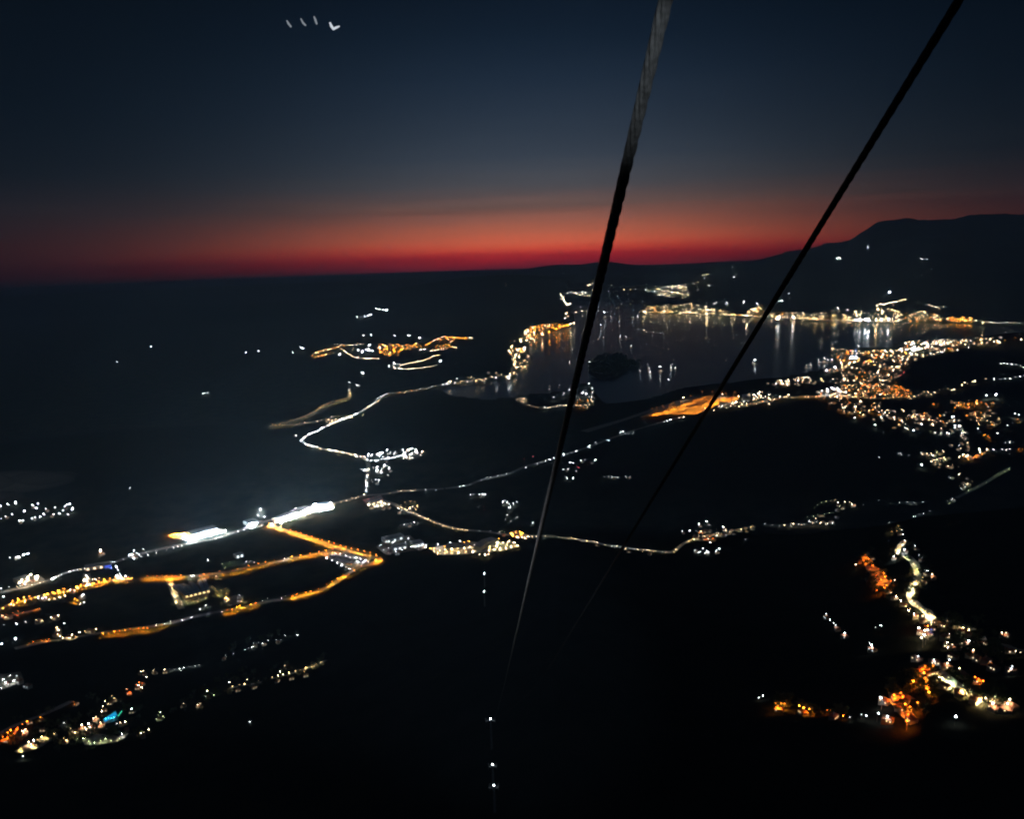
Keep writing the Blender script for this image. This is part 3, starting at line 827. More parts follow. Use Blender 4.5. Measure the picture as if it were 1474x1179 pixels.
lot('pale yard under the brightest lamps at the left', [(22, 842), (34, 831), (58, 829), (66, 836), (45, 844)])
lot('pale forecourt with two lit columns of lamps', [(117, 843), (120, 826), (130, 826), (132, 842)])
lot('ochre lit yard left of the dark field', [(78, 918), (80, 902), (88, 904), (90, 918)], M_EARTH)
H('west_lots', 'N', 1.6, '35,842 125,840 170,830 48,838 12,889 80,890 56,895 105,851 62,863 190,800 195,803 25,803 118,860 82,914 101,918 130,909 146,798')
PL['west_hamlet'] = ('white lamp in the small hill hamlet at the far left', 'house in the small hill hamlet at the far left')
L('west_hamlet', 'W', 0.9, '0,728 11,725 22,723 47,728 55,726 53,732 66,733 79,731 93,729 97,727 101,726 104,734 98,741 91,735 85,740 77,741 64,742 58,744 50,745 46,747 33,750 18,741 8,744 2,747 28,750 35,737')
L('west_hamlet', 'W', 1.5, '22,723 105,734 63,742')
H('west_hamlet', 'W', 1.0, '48,730 68,735 95,731 75,743 50,747 10,745 30,752')
# --- foot of the slope, lower left
PL['slope_left'] = ('lamp in the village on the dark lower left slope', 'house in the village on the dark lower left slope')
road('slope_left', 'orange lit village street at the lower left edge', [(-20, 1068), (0, 1058), (20, 1046), (40, 1038), (58, 1032), (80, 1022), (105, 1010)], 9, None)
L('slope_left', 'R', 1.2, '4,1062 10,1056 17,1052 24,1048 31,1044 20,1057 12,1062 38,1040')
L('slope_left', 'O', 0.9, '58,1032 106,1010')
L('slope_left', 'N', 1.1, '32,1053 37,1051 42,1068 47,1067 146,1024 135,1034 138,1033 117,1045 128,1043 122,1049 125,1050 129,1048 144,1041 140,1043')
L('slope_left', 'Y', 0.8, '161,1003 165,1006 151,1011 156,1015 148,1018 60,1062 70,1060 78,1058 54,1066 30,1079 45,1073 52,1074 92,1064 96,1067 102,1050 108,1056')
L('slope_left', 'G', 0.7, '112,1065 120,1064 128,1068 136,1070 145,1067 152,1064 160,1067 172,1064 130,1072')
L('slope_left', 'N', 0.7, '203,1056 207,1055 214,1051 185,1048 180,1040 173,1041')
L('slope_left', 'W', 0.9, '189,1020 168,1041 33,1088 92,1040 175,1056')
L('slope_left', 'R', 0.9, '183,992 186,995 196,985 200,982 204,988')
L('slope_left', 'N', 0.8, '199,988 182,993 204,991 206,967 203,968 221,966 237,965 211,976')
L('slope_left', 'W', 0.5, '245,964 251,963 258,962 264,961 272,960 280,958 286,957 260,965')
L('slope_left', 'G', 0.7, '231,1026 228,1030 235,1032 298,995 302,1000 296,1002 308,1001 225,1036')
L('slope_left', 'N', 0.9, '264,1012 298,994 288,1012 284,1014')
L('slope_left', 'N', 1.0, '330,982 356,978 403,967 410,958')
L('slope_left', 'Y', 0.8, '335,989 345,987 352,986 362,984 372,982 392,976 400,974 408,972 416,970 425,967 433,966 440,962 448,959 455,957 462,954 438,968')
L('slope_left', 'W', 0.4, '320,946 326,943 336,940 352,934 358,932')
L('slope_left', 'W', 0.6, '366,926 372,925 378,926 386,922 364,931 398,921 404,921 410,915 428,914')
L('slope_left', 'C', 0.9, '152,1034 156,1033 160,1033 164,1032')
road('slope_left', 'cream lit lane on the dark slope, upper end', [(329, 992), (352, 988), (378, 983)], 7, None)
road('slope_left', 'cream lit lane on the dark slope, right end', [(388, 979), (415, 973), (432, 966), (455, 959), (470, 951)], 7, None)
lot('olive coloured lit hillside terrace with rows of posts', [(118, 1066), (140, 1058), (170, 1062), (185, 1058), (178, 1066), (140, 1075), (122, 1074)], M_EARTH, 'terrace', 1.0)
lot('lit rough ground beside the village lane', [(20, 1084), (40, 1072), (62, 1068), (80, 1056), (84, 1060), (62, 1076), (44, 1078), (26, 1086)], M_EARTH, 'terrace', 1.0)
H('slope_left', 'N', 0.9, '6,1066 22,1052 42,1040 60,1036 74,1062 48,1072 108,1052 118,1048 132,1046 146,1044 138,1036 150,1022 158,1012 164,1008 186,997 198,990 206,984 208,970 222,968 238,967 264,1016 300,1003 286,1016 230,1034 206,1060 182,1050 94,1068 126,1056 343,993 366,989 399,980 420,976 440,972 367,929 380,927 400,924 322,948 62,1050 36,1055 190,1024 109,1013')
L('slope_left', 'W', 0.9, '360,1038')
PL['left_edge'] = ('cool white lamp in the dim works at the left edge below the field', 'shed in the dim works at the left edge')
L('left_edge', 'W', 1.2, '5,979 25,974 8,984 21,981')
L('left_edge', 'W', 0.5, '39,985 14,972 2,990 28,979')
lot('dim concrete yard at the left edge', [(-6, 995), (-4, 972), (30, 968), (34, 980), (14, 990)], M_EARTH)
H('left_edge', 'W', 1.4, '12,984 28,981 40,988')
PL['slope_lamps'] = ('single white lamp on the dark forest slope under the ropeway', 'hut on the dark slope under the ropeway')
L('slope_lamps', 'W', 0.8, '697,852 697,826')
# --- right: villages below the bay town
PL['right_villages'] = ('lamp in the scattered villages at the right', 'house in the scattered villages at the right')
fill('right_villages', [(1184, 580), (1200, 577), (1240, 578), (1272, 580), (1262, 590), (1240, 600), (1215, 594), (1196, 588)], 60, 'OONNN', 0.8, 0.5)
fill('right_villages', [(1245, 592), (1290, 588), (1340, 590), (1350, 600), (1300, 607), (1262, 604)], 52, 'NNWYO', 0.8, 0.5)
fill('right_villages', [(1340, 592), (1375, 594), (1350, 612), (1300, 620), (1282, 618), (1290, 606)], 26, 'NWYO', 0.75, 0.5)
fill('right_villages', [(1362, 577), (1400, 576), (1430, 580), (1398, 586), (1380, 590), (1366, 582)], 34, 'OOONY', 0.75, 0.4)
fill('right_villages', [(1400, 588), (1425, 590), (1445, 600), (1440, 612), (1410, 612), (1390, 598)], 42, 'ONNYY', 0.8, 0.5)
fill('right_villages', [(1322, 605), (1345, 602), (1400, 603), (1412, 606), (1352, 609)], 22, 'NNOY', 0.75, 0.4)
fill('right_villages', [(1355, 612), (1385, 612), (1395, 628), (1392, 645), (1382, 640), (1380, 625), (1352, 625)], 34, 'WWNG', 0.8, 0.5)
fill('right_villages', [(1330, 620), (1350, 622), (1370, 625), (1362, 628)], 9, 'GW', 0.7, 0.5)
fill('right_villages', [(1325, 656), (1340, 645), (1360, 648), (1366, 660), (1380, 672), (1366, 674), (1345, 670), (1335, 660)], 46, 'YGNN', 0.75, 0.5)
fill('right_villages', [(1370, 640), (1400, 643), (1390, 650), (1372, 648)], 9, 'NW', 0.7, 0.5)
fill('right_villages', [(1380, 655), (1410, 655), (1425, 645), (1415, 655), (1400, 661)], 18, 'ONR', 0.85, 0.5)
fill('right_villages', [(1364, 685), (1385, 680), (1396, 692), (1405, 692), (1392, 708), (1380, 700)], 20, 'WGN', 0.75, 0.5)
fill('right_villages', [(1358, 722), (1370, 716), (1380, 718), (1368, 725)], 8, 'WG', 0.6, 0.5)
L('right_villages', 'W', 1.6, '1374,613 1380,613 1327,651 1261,611 1231,601 1408,617 1449,613 1422,587 1435,567 1420,568 1460,597 1467,598 1360,598 1372,601 1326,610 1315,619 1326,668 1372,600')
L('right_villages', 'N', 1.5, '1421,646 1411,650 1381,657 1393,637 1410,646 1258,603 1298,605 1287,600')
L('right_villages', 'O', 1.0, '1417,626 1422,628 1425,630 1387,658 1395,658 1402,657 1461,603 1465,604 1344,583 1350,582')
L('right_villages', 'W', 0.7, '1447,637 1453,637 1459,637 1430,647 1442,647 1448,648 1454,647 1308,655 1294,653 1297,653 1338,655 1342,655 1266,658 1272,623 1436,624 1300,608 1306,618')
L('right_villages', 'O', 0.7, '1466,646 1472,646 1477,645')
road('right_villages', 'dim lane climbing right beside the scattered villages', [(1375, 718), (1395, 708), (1415, 698), (1435, 685), (1452, 675)], 8, None)
L('right_villages', 'G', 0.6, '1452,675 1446,678 1441,681 1437,682 1432,685 1427,689 1420,694 1416,696 1408,699 1394,706 1398,704 1380,716')
L('right_villages', 'N', 0.85, '1310,573 1316,571 1322,570 1330,564 1336,565 1326,567 1334,570 1340,568 1345,565 1352,562 1358,561 1364,560 1370,562 1374,561 1385,555 1388,551 1393,553 1399,550 1404,549')
L('right_villages', 'N', 1.3, '1373,561 1385,555 1401,550 1419,546')
L('right_villages', 'W', 0.8, '1431,546 1440,546 1447,545 1454,545 1461,543 1468,542 1474,541 1440,524 1445,523 1450,524 1456,525 1463,525 1469,527 1473,529')
# --- village in the middle right
PL['mid_village'] = ('pale lamp in the small village right of centre', 'house in the small village right of centre')
road('mid_village', 'cream lit street of the small village right of centre', [(968, 796), (980, 786), (992, 778), (1010, 773), (1040, 768), (1085, 758)], 9, ('YYN', 0.75, 4.5, 0.4))
fill('mid_village', [(993, 775), (1008, 762), (1030, 764), (1042, 768), (1030, 775), (1005, 778)], 34, 'NNRN', 0.7, 0.6)
fill('mid_village', [(1030, 760), (1050, 762), (1088, 756), (1085, 762), (1050, 772), (1030, 773)], 28, 'NYG', 0.6, 0.6)
L('mid_village', 'W', 1.4, '982,764 993,763 1006,754 1017,751 1000,791 1017,793')
L('mid_village', 'W', 0.8, '1002,764 1022,756 1041,758 1022,782 1012,790 1008,795 1020,796 1031,794 1035,791 1073,777 1006,796 1015,797')
H('mid_village', 'N', 0.9, '984,767 1008,757 1020,754 1002,793 1018,795 1032,795')
L('mid_village', 'W', 0.7, '1101,755 1112,756 1122,757 1138,757 1150,755 1157,755 1165,751 1175,752 1188,755')
L('mid_village', 'N', 1.2, '1129,755 1142,753 1154,755 1170,752 1191,753 1181,752 1174,745')
L('mid_village', 'G', 0.6, '1162,744 1170,743 1178,741 1186,740 1193,738 1199,738 1173,731 1177,728 1183,724 1189,722 1196,721')
L('mid_village', 'N', 1.0, '1202,720 1206,724 1216,723 1227,727 1231,727 1223,723 1212,733')
L('mid_village', 'W', 0.5, '1243,727 1265,720 1282,723 1295,723 1306,724 1311,726 1317,724 1329,723 1316,743 1324,740 1330,739 1335,738 1339,736 1280,752')
fill('mid_village', [(1165, 750), (1195, 735), (1205, 720), (1235, 725), (1225, 735), (1195, 755)], 22, 'GNW', 0.5, 0.6)
# --- lower right slope
PL['slope_right'] = ('amber lamp on the orange lit lane of the lower right slope', 'house under amber lamps on the lower right slope')
L('slope_right', 'R', 1.15, '1246,799 1249,805 1257,815 1265,820 1271,826 1275,831 1281,837 1266,841 1272,847 1262,851 1243,808 1262,829 1269,836 1275,843')
L('slope_right', 'N', 1.5, '1233,812')
L('slope_right', 'N', 0.9, '1283,852 1290,858 1296,864 1287,834 1308,878 1316,883 1329,886')
L('slope_right', 'Y', 0.8, '1310,878 1303,874 1322,888')
lot('bare ground glowing orange under amber lamps', [(1240, 804), (1250, 796), (1256, 810), (1272, 822), (1284, 838), (1276, 852), (1262, 850), (1258, 838), (1248, 824)], M_EARTH, 'bare_ground', 1.2)
PL['ravine_road'] = ('cream lamp beside the winding road at right', 'house beside the winding road at right')
road('ravine_road', 'cream lit winding road down the right slope', [(1303, 778), (1298, 785), (1291, 791), (1292, 797), (1305, 801), (1316, 811), (1322, 824), (1319, 838), (1310, 852), (1311, 864), (1322, 875), (1334, 880), (1340, 890), (1341, 900)], 8, ('YYG', 0.75, 4.5, 0.2), M_LOT)
L('ravine_road', 'W', 1.3, '1301,776 1303,789 1286,799')
L('ravine_road', 'W', 0.8, '1335,823 1333,823 1317,787 1323,800 1327,804 1300,770 1298,764')
L('ravine_road', 'N', 1.1, '1343,827')
L('ravine_road', 'Y', 0.7, '1293,757 1296,762 1284,766 1291,765 1328,832 1327,836')
L('ravine_road', 'N', 1.6, '1325,904 1329,907 1337,908 1333,914 1329,918')
L('ravine_road', 'R', 0.8, '1331,902 1335,903')
L('ravine_road', 'B', 1.0, '1340,906')
PL['slope_village'] = ('pale lamp in the terraced village on the right slope', 'house in the terraced village on the right slope')
road('slope_village', 'cream lit village lane running right', [(1350, 890), (1372, 896), (1385, 903), (1400, 910)], 8, ('Y', 0.6, 6, 0.3), M_LOT)
L('slope_village', 'Y', 0.7, '1348,892 1353,890 1355,895 1358,902 1373,897 1380,901 1388,906 1394,908')
L('slope_village', 'N', 1.0, '1365,925 1371,927 1443,910 1448,910 1362,954 1402,936')
L('slope_village', 'N', 0.6, '1360,930 1364,932 1372,941 1376,943 1366,912 1396,940 1402,943 1408,945 1412,921 1418,923 1412,928 1416,926 1448,932 1455,934 1462,937 1469,939')
L('slope_village', 'R', 0.5, '1418,944 1422,948 1427,953 1431,958')
L('slope_village', 'W', 0.9, '1368,949 1343,948 1344,951 1385,921 1396,921 1320,943 1454,961 1456,958')
L('slope_village', 'Y', 0.6, '1382,962 1386,966 1383,970 1388,971')
L('slope_village', 'R', 0.9, '1402,973 1408,976 1414,979')
lot('pale lit terraces of the right slope village', [(1405, 925), (1418, 918), (1422, 926), (1412, 932)], M_EARTH, 'terrace', 1.2)
lot('lit grey bank at the right edge', [(1440, 929), (1455, 932), (1474, 938), (1474, 942), (1452, 937)], M_EARTH, 'terrace', 1.2)
PL['amber_bank'] = ('amber lamp on the glowing orange bank at lower right', 'house on the glowing orange bank at lower right')
L('amber_bank', 'R', 1.25, '1331,962 1341,960 1328,970 1330,980 1315,982 1332,990 1285,1002 1297,1001 1303,1015 1306,1027 1306,1039 1322,1013 1338,1000 1312,1020')
L('amber_bank', 'W', 1.6, '1270,1004')
L('amber_bank', 'W', 1.1, '1276,1031 1375,1033 1263,1028')
lot('bank of bare earth glowing orange, upper part', [(1322, 962), (1340, 956), (1348, 966), (1337, 978), (1336, 990), (1345, 1002), (1342, 1008), (1326, 994), (1310, 990), (1312, 980), (1324, 980)], M_EARTH, 'bare_ground', 1.2)
lot('bank of bare earth glowing orange, lower part', [(1278, 1000), (1298, 998), (1318, 1010), (1300, 1010), (1312, 1028), (1322, 1042), (1306, 1044), (1292, 1030), (1280, 1012)], M_EARTH, 'bare_ground', 1.2)
PL['cream_bank'] = ('cream lamp along the smooth cream road at lower right', 'house by the smooth cream road at lower right')
road('cream_bank', 'smooth cream lit road at lower right', [(1346, 968), (1362, 979), (1376, 989), (1392, 993), (1408, 1000), (1421, 1006)], 9, ('Y', 0.75, 4.5, 0.1), M_LOT)
L('cream_bank', 'G', 0.9, '1365,973 1385,985 1434,1001')
L('cream_bank', 'N', 1.2, '1431,1014 1418,1008 1450,1016 1455,1010')
L('cream_bank', 'Y', 0.6, '1447,1014 1452,1018 1440,1013 1414,1010')
PL['amber_row'] = ('amber lamp of the short row left of the orange bank', 'house by the short row of amber lamps')
L('amber_row', 'O', 0.9, '1118,1011 1124,1012 1152,1015 1158,1017 1165,1020 1121,1016 1129,1012')
L('amber_row', 'R', 0.6, '1190,1022 1197,1023 1204,1027 1213,1030')
L('amber_row', 'W', 0.6, '1224,1033 1240,1028 1092,1004 1098,1002 1248,1030')
lot('small orange lit clearing, first of two', [(1113, 1010), (1134, 1010), (1136, 1018), (1116, 1020)], M_EARTH, 'bare_ground', 1.0)
lot('small orange lit clearing, second of two', [(1146, 1012), (1160, 1015), (1174, 1022), (1168, 1025), (1150, 1019)], M_EARTH, 'bare_ground', 1.0)
PL['lone_slope'] = ('white lamp on the short lane at the edge of the dark forest', 'house on the short lane at the edge of the dark forest')
L('lone_slope', 'W', 1.1, '1188,884 1216,911 1204,901 1256,930')
L('lone_slope', 'W', 0.6, '1195,892 1200,897 1208,903 1252,926 1260,903 1268,900')
H('slope_right', 'N', 0.9, '1238,808 1252,818 1262,834 1278,850 1268,826 1256,803 1288,860 1300,870')
H('ravine_road', 'N', 0.9, '1287,803 1304,793 1300,780 1320,790 1327,806 1344,831 1334,826 1330,838 1296,768 1336,912 1326,909 1340,904 1318,886 1330,892')
H('slope_village', 'N', 1.0, '1350,895 1358,899 1374,899 1386,908 1366,928 1372,944 1398,943 1414,925 1408,948 1420,950 1430,960 1446,914 1454,936 1386,970 1362,958 1345,952 1320,947 1388,925 1402,940 1378,932 1408,979 1456,964 1360,916 1394,912')
H('amber_bank', 'O', 1.0, '1326,966 1338,968 1322,984 1340,996 1290,1006 1304,1006 1298,1018 1312,1034 1274,1008 1278,1035')
H('cream_bank', 'Y', 1.0, '1360,986 1380,996 1404,1006 1434,1006 1448,1020 1432,1018 1456,1015')
H('amber_row', 'O', 0.9, '1122,1020 1156,1024 1200,1030')
H('lone_slope', 'W', 0.9, '1190,888 1206,905 1216,915 1256,934')
H('cream_yard', 'N', 1.1, '742,771')
H('grey_yard', 'W', 1.3, '604,790 610,788 560,796 572,797')
H('hamlet', 'W', 1.2, '545,664 556,664 590,660 600,652 545,680 562,678 543,696 524,658')
H('junction', 'N', 1.3, '552,732 535,731 560,731')
H('cream_road', 'N', 1.0, '590,735 575,738 600,730 590,757 860,784 905,794 935,797 725,770')
PL['boats'] = ('boat lamp', 'boat')

PL['boats'] = ('white lamp on a boat', 'boat')


# ------------------------------------------------------------------ lamps
def lamp_mb(far=False, skirt=0.6):
    """unit lamp 9 m tall: pole, housing plate, glowing lens above and bright panel facing the ground"""
    b = MB()
    x = 0 if far else 1.3
    if far:
        b.tube([(0, 0, -2), (0, 0, 8.9)], 0.1, 3, 0)
    else:
        b.tube([(0, 0, -2), (0, 0, 0.8), (0, 0, 8.5)], [0.16, 0.14, 0.08], 6, 0)
        b.tube([(0, 0, 8.3), (0.5, 0, 8.6), (1.3, 0, 8.6)], 0.06, 4, 0)
    b.box(x - .8, x + .8, -.8, .8, 8.45, 8.6, 0)
    b.add([(x - .5, -.5, 8.40), (x + .5, -.5, 8.40), (x + .5, .5, 8.40), (x - .5, .5, 8.40)], [(0, 3, 2, 1)], 2)
    k = 8.6 - skirt
    for x0, x1, y0, y1 in ((x - .84, x - .8, -.84, .84), (x + .8, x + .84, -.84, .84), (x - .8, x + .8, -.84, -.8), (x - .8, x + .8, .8, .84)):
        b.add([(x0, y0, k), (x1, y0, k), (x1, y1, k), (x0, y1, k), (x0, y0, 8.62), (x1, y0, 8.62), (x1, y1, 8.62), (x0, y1, 8.62)],
              [(0, 1, 5, 4), (1, 2, 6, 5), (2, 3, 7, 6), (3, 0, 4, 7)], 0)
    b.octa((x, 0, 9.15), 0.72, 1, 0.7)
    return b


def lamp_scale(r, size):
    return size * np.maximum(0.62, r / 2700.0)


ORD = ['leftmost', 'second from the left', 'third from the left', 'fourth from the left', 'fifth from the left', 'sixth from the left', 'seventh from the left',
       'eighth from the left', 'ninth from the left', 'tenth from the left', 'eleventh from the left', 'twelfth from the left']


def ordinals(cat, pre):
    """small complete groups: say which one by its place from the left"""
    src = LAMP if cat == 'street lamp' else HOUSE
    total = {}
    for l in src: total[l[4]] = total.get(l[4], 0) + 1
    groups = {}
    for o in COL.objects:
        if o.get('category') == cat and o.get('group', '').startswith(pre): groups.setdefault(o['group'], []).append(o)
    for gname, obs in groups.items():
        place = gname[len(pre):].replace(' ', '_')
        if len(obs) > 12 or len(obs) != total.get(place): continue
        obs.sort(key=lambda o: o.location.x / max(o.location.y, 1))
        for k, o in enumerate(obs):
            base = PL[place][0 if cat == 'street lamp' else 1]
            if len(obs) > 1: o['label'] = base + ', ' + (ORD[k] if k < len(obs) - 1 else 'rightmost')


FLOOD = {'retail', 'mall'}
# how strongly the lamps of a place light their ground
PK = {'bend': .6, 'loop': .35, 'shore': .3, 'diagonal': 1.25, 'grid': 1.2, 'cream_road': .4, 'retail': 1, 'mall': 1, 'airfield': .2, 'cream_yard': 1, 'storage': .6,
      'cream_lane': .8, 'ravine_road': 1.0, 'cream_bank': 1.0, 'orange_village': 1, 'grey_yard': .5, 'junction': .4, 'west_lots': .5, 'amber_bank': .5,
      'slope_right': .5, 'amber_row': .4, 'pitch': .5, 'slope_left': .45}
YARD = {'hamlet', 'cream_yard', 'grey_yard', 'west_lots', 'junction', 'bend', 'storage', 'west_hamlet'}


def build_lamps():
    px = np.array([l[0] for l in LAMP]); py = np.array([l[1] for l in LAMP]); size = np.array([l[3] for l in LAMP])
    W = hit(px, py, 9.0)
    for _ in range(2):
        s = lamp_scale(np.hypot(W[:, 0], W[:, 1]), size)
        for a, b_ in ((0, .5), (.5, .8), (.8, 1.3), (1.3, 2.0), (2.0, 3.0), (3.0, 4.5), (4.5, 99)):
            k = (s >= a) & (s < b_)
            if k.any(): W[k] = hit(px[k], py[k], 9.0 * float(np.median(s[k])))
    r = np.hypot(W[:, 0], W[:, 1])
    s = lamp_scale(r, size)
    app = s / r
    inside = (px > 4) & (px < PW - 4) & (py < PH)
    order = np.argsort(-(app * inside))
    mesh = {}
    stuff = {}
    count = 0
    for i in order:
        col, place = LAMP[i][2], LAMP[i][4]
        loc = (W[i, 0], W[i, 1], W[i, 2])
        rz = RNG.uniform(0, 6.28)
        sam = 'apron' if place == 'airfield' and col == 'O' else 'flood' if place in FLOOD and col in 'WNYO' else \
            'yard' if place in YARD and col in 'WNYO' else 'far' if r[i] > 4300 else 'near'
        lev = 1.0 if sam in ('apron', 'flood') else float(RNG.choice([0.12, 0.35, 1.0, 2.0], p=[.25, .27, .33, .15]))
        if sam == 'far': lev = max(lev, .35)
        pk = PK.get(place, .22 if col in 'WNG' else .6) * (1.0 if place in PK else lev ** .5)
        if place in ('ravine_road', 'cream_bank', 'amber_bank', 'slope_right', 'amber_row', 'west_lots') and col in 'WN': pk *= .25
        if place == 'west_lots' and col in 'OR': pk = 1.0
        if place == 'slope_left' and col in 'YG': pk = 1.2
        if place in ('ravine_road', 'cream_bank', 'cream_lane', 'loop') and col in 'YG' and LAMP[i][3] <= 1.3:
            lev = .12; pk = 3.6 if place != 'loop' else 2.0
        key = (col, sam, lev, round(pk, 2))
        trio = [M_POLE, glow(sam, col, lev), glow('panel', col, round(pk, 2))]
        if count < 300 and inside[i]:
            if key not in mesh: mesh[key] = lamp_mb(skirt=1.0 if sam == 'apron' else .6).mesh('street_lamp', trio)
            o = bpy.data.objects.new('street_lamp', mesh[key]); COL.objects.link(o)
            o.location = loc; o.rotation_euler = (0, 0, rz); o.scale = (s[i],) * 3
            tag(o, PL[place][0], 'street lamp', 'lamps: ' + place.replace('_', ' '))
            count += 1
        else:
            stuff.setdefault(key, []).append((loc, s[i], trio))
    b = MB(); mats = [M_POLE]
    base = lamp_mb(far=True)
    bv = np.array(base.v)
    for key, items in stuff.items():
        mi = len(mats); mats += items[0][2][1:]
        for loc, sc, _ in items:
            b.add(bv * sc + np.array(loc), base.f, 0)
            b.m[-len(base.f):] = [0 if q == 0 else mi + q - 1 for q in base.m]
    ordinals('street lamp', 'lamps: ')
    o = b.obj('street_lamps', mats)
    tag(o, 'countless small far street lamps and lit windows of the towns round the bay', 'street lamps', kind='stuff')
    print('lamps', len(LAMP), 'individual', count)
    return W


# ------------------------------------------------------------------ houses
def house_shapes(w=11.0, d=8.0, h=5.6, rh=2.2):
    wall = MB(); wall.box(-w / 2, w / 2, -d / 2, d / 2, -3, h)
    e = 0.5
    roof = MB()
    roof.add([(-w / 2 - e, -d / 2 - e, h + .02), (w / 2 + e, -d / 2 - e, h + .02), (w / 2 + e, d / 2 + e, h + .02), (-w / 2 - e, d / 2 + e, h + .02),
              (-w / 2 + 2.5, 0, h + rh), (w / 2 - 2.5, 0, h + rh)], [(0, 3, 2, 1), (0, 1, 5, 4), (2, 3, 4, 5), (1, 2, 5), (3, 0, 4)])
    ch = MB(); ch.box(1.5, 2.3, 0.6, 1.3, h + 0.8, h + rh + 1.0)
    wins = []
    for sx in (-1, 1):
        for x in (-3.2, 0.2, 3.2):
            m = MB()
            m.box(x - .55, x + .55, sx * (d / 2 + .03) - .03, sx * (d / 2 + .03) + .03, 3.4, 4.7); wins.append(m)
    door = MB(); door.box(-1.9, -0.9, -d / 2 - .08, -d / 2 - .01, 0, 2.2)
    return wall, roof, ch, wins, door


def build_houses():
    if not HOUSE: return
    px = np.array([l[0] for l in HOUSE]); py = np.array([l[1] for l in HOUSE]); size = np.array([l[3] for l in HOUSE])
    W = hit(px, py, 3.0)
    r = np.hypot(W[:, 0], W[:, 1])
    s = size * np.maximum(0.62, r / 4500.0)
    inside = (px > 2) & (px < PW - 2)
    order = np.argsort(-(s / r) * inside)
    wall, roof, ch, wins, door = house_shapes()
    M = {'wall': wall.mesh('wall', [M_WALL]), 'roof': roof.mesh('roof', [M_ROOF]), 'chimney': ch.mesh('chimney', [M_WALL]),
         'door': door.mesh('door', [M_BARK])}
    lit = {c: [w.mesh('window', [WINC[c]]) for w in wins] for c in 'NYW'}
    dark = [w.mesh('window', [M_METAL]) for w in wins]
    one = {}
    for c in 'NYW':
        b = MB(); b.add(wall.v, wall.f, 0); b.add(roof.v, roof.f, 1); b.add(ch.v, ch.f, 0)
        for k, w in enumerate(wins): b.add(w.v, w.f, 2 if k % 2 == 0 else 3)
        one[c] = (b, b.mesh('house', [M_WALL, M_ROOF, WINC[c], M_METAL]))
    far = MB(); n = 0
    for i in order:
        col = HOUSE[i][2]; col = {'O': 'Y', 'R': 'Y', 'G': 'W', 'B': 'W', 'P': 'N'}.get(col, col)
        lab = PL[HOUSE[i][4]][1]; grp = 'houses: ' + HOUSE[i][4].replace('_', ' ')
        loc = tuple(W[i]); rz = RNG.uniform(0, 3.14)
        if n < 90 and inside[i]:
            o = empty('house', loc, rz); o.scale = (s[i],) * 3
            tag(o, lab, 'house', grp)
            rf = None
            for k in ('wall', 'roof', 'door'):
                p = bpy.data.objects.new(k, M[k]); COL.objects.link(p); p.parent = o
                if k == 'roof': rf = p
            p = bpy.data.objects.new('chimney', M['chimney']); COL.objects.link(p); p.parent = rf
            for k in range(6):
                me = lit[col][k] if RNG.random() < 0.5 else dark[k]
                p = bpy.data.objects.new('window', me); COL.objects.link(p); p.parent = o
            n += 1
        elif n < 300 and inside[i]:
            o = bpy.data.objects.new('house', one[col][1]); COL.objects.link(o)
            o.location = loc; o.rotation_euler = (0, 0, rz); o.scale = (s[i],) * 3
            tag(o, lab, 'house', grp); n += 1
        else:
            ca, sa = math.cos(rz), math.sin(rz)
            src = one['N'][0]; v = np.array(src.v) * s[i]
            v = np.stack([v[:, 0] * ca - v[:, 1] * sa, v[:, 0] * sa + v[:, 1] * ca, v[:, 2]], -1) + W[i]
            far.add(v, src.f); far.m[-len(src.f):] = src.m
    if far.v:
        o = far.obj('houses', [M_WALL, M_ROOF, WINC['N'], M_METAL])
        tag(o, 'countless small far houses of the towns round the bay', 'houses', kind='stuff')
    ordinals('house', 'houses: ')
    print('houses', len(HOUSE), 'individual', n)


# ------------------------------------------------------------------ larger buildings
def hall(name, label, cat, a, b, depth, h, mat=None, doors=3, parapet=True, glow=None):
    """a hall whose front foot runs from pixel a to pixel b and reaches depth metres back"""
    P = hit(*np.array([a, b], float).T)
    v = P[1, :2] - P[0, :2]; w = float(np.hypot(*v)); z = float(min(P[0, 2], P[1, 2]))
    ang = math.atan2(v[1], v[0])
    o = empty(name, (P[0, 0], P[0, 1], z), ang)
    tag(o, label, cat)
    m = MB(); m.box(0, w, 0, depth, -2, h); m.obj('wall', [mat or M_METAL], o)
    r = MB()
    r.add([(-.4, -.4, h + .05), (w + .4, -.4, h + .05), (w + .4, depth + .4, h + .05), (-.4, depth + .4, h + .05),
           (-.4, depth / 2, h + depth * .06), (w + .4, depth / 2, h + depth * .06)],
          [(0, 1, 5, 4), (4, 5, 2, 3), (1, 2, 5), (3, 0, 4), (0, 3, 2, 1)])
    r.obj('roof', [M_METAL], o)
    for k in range(doors):
        x = w * (k + .5) / doors
        d = MB(); d.box(x - 2, x + 2, -.09, -.02, 0, min(4.2, h * .7)); d.obj('door', [WINC[glow] if glow else M_POLE], o)
    return o


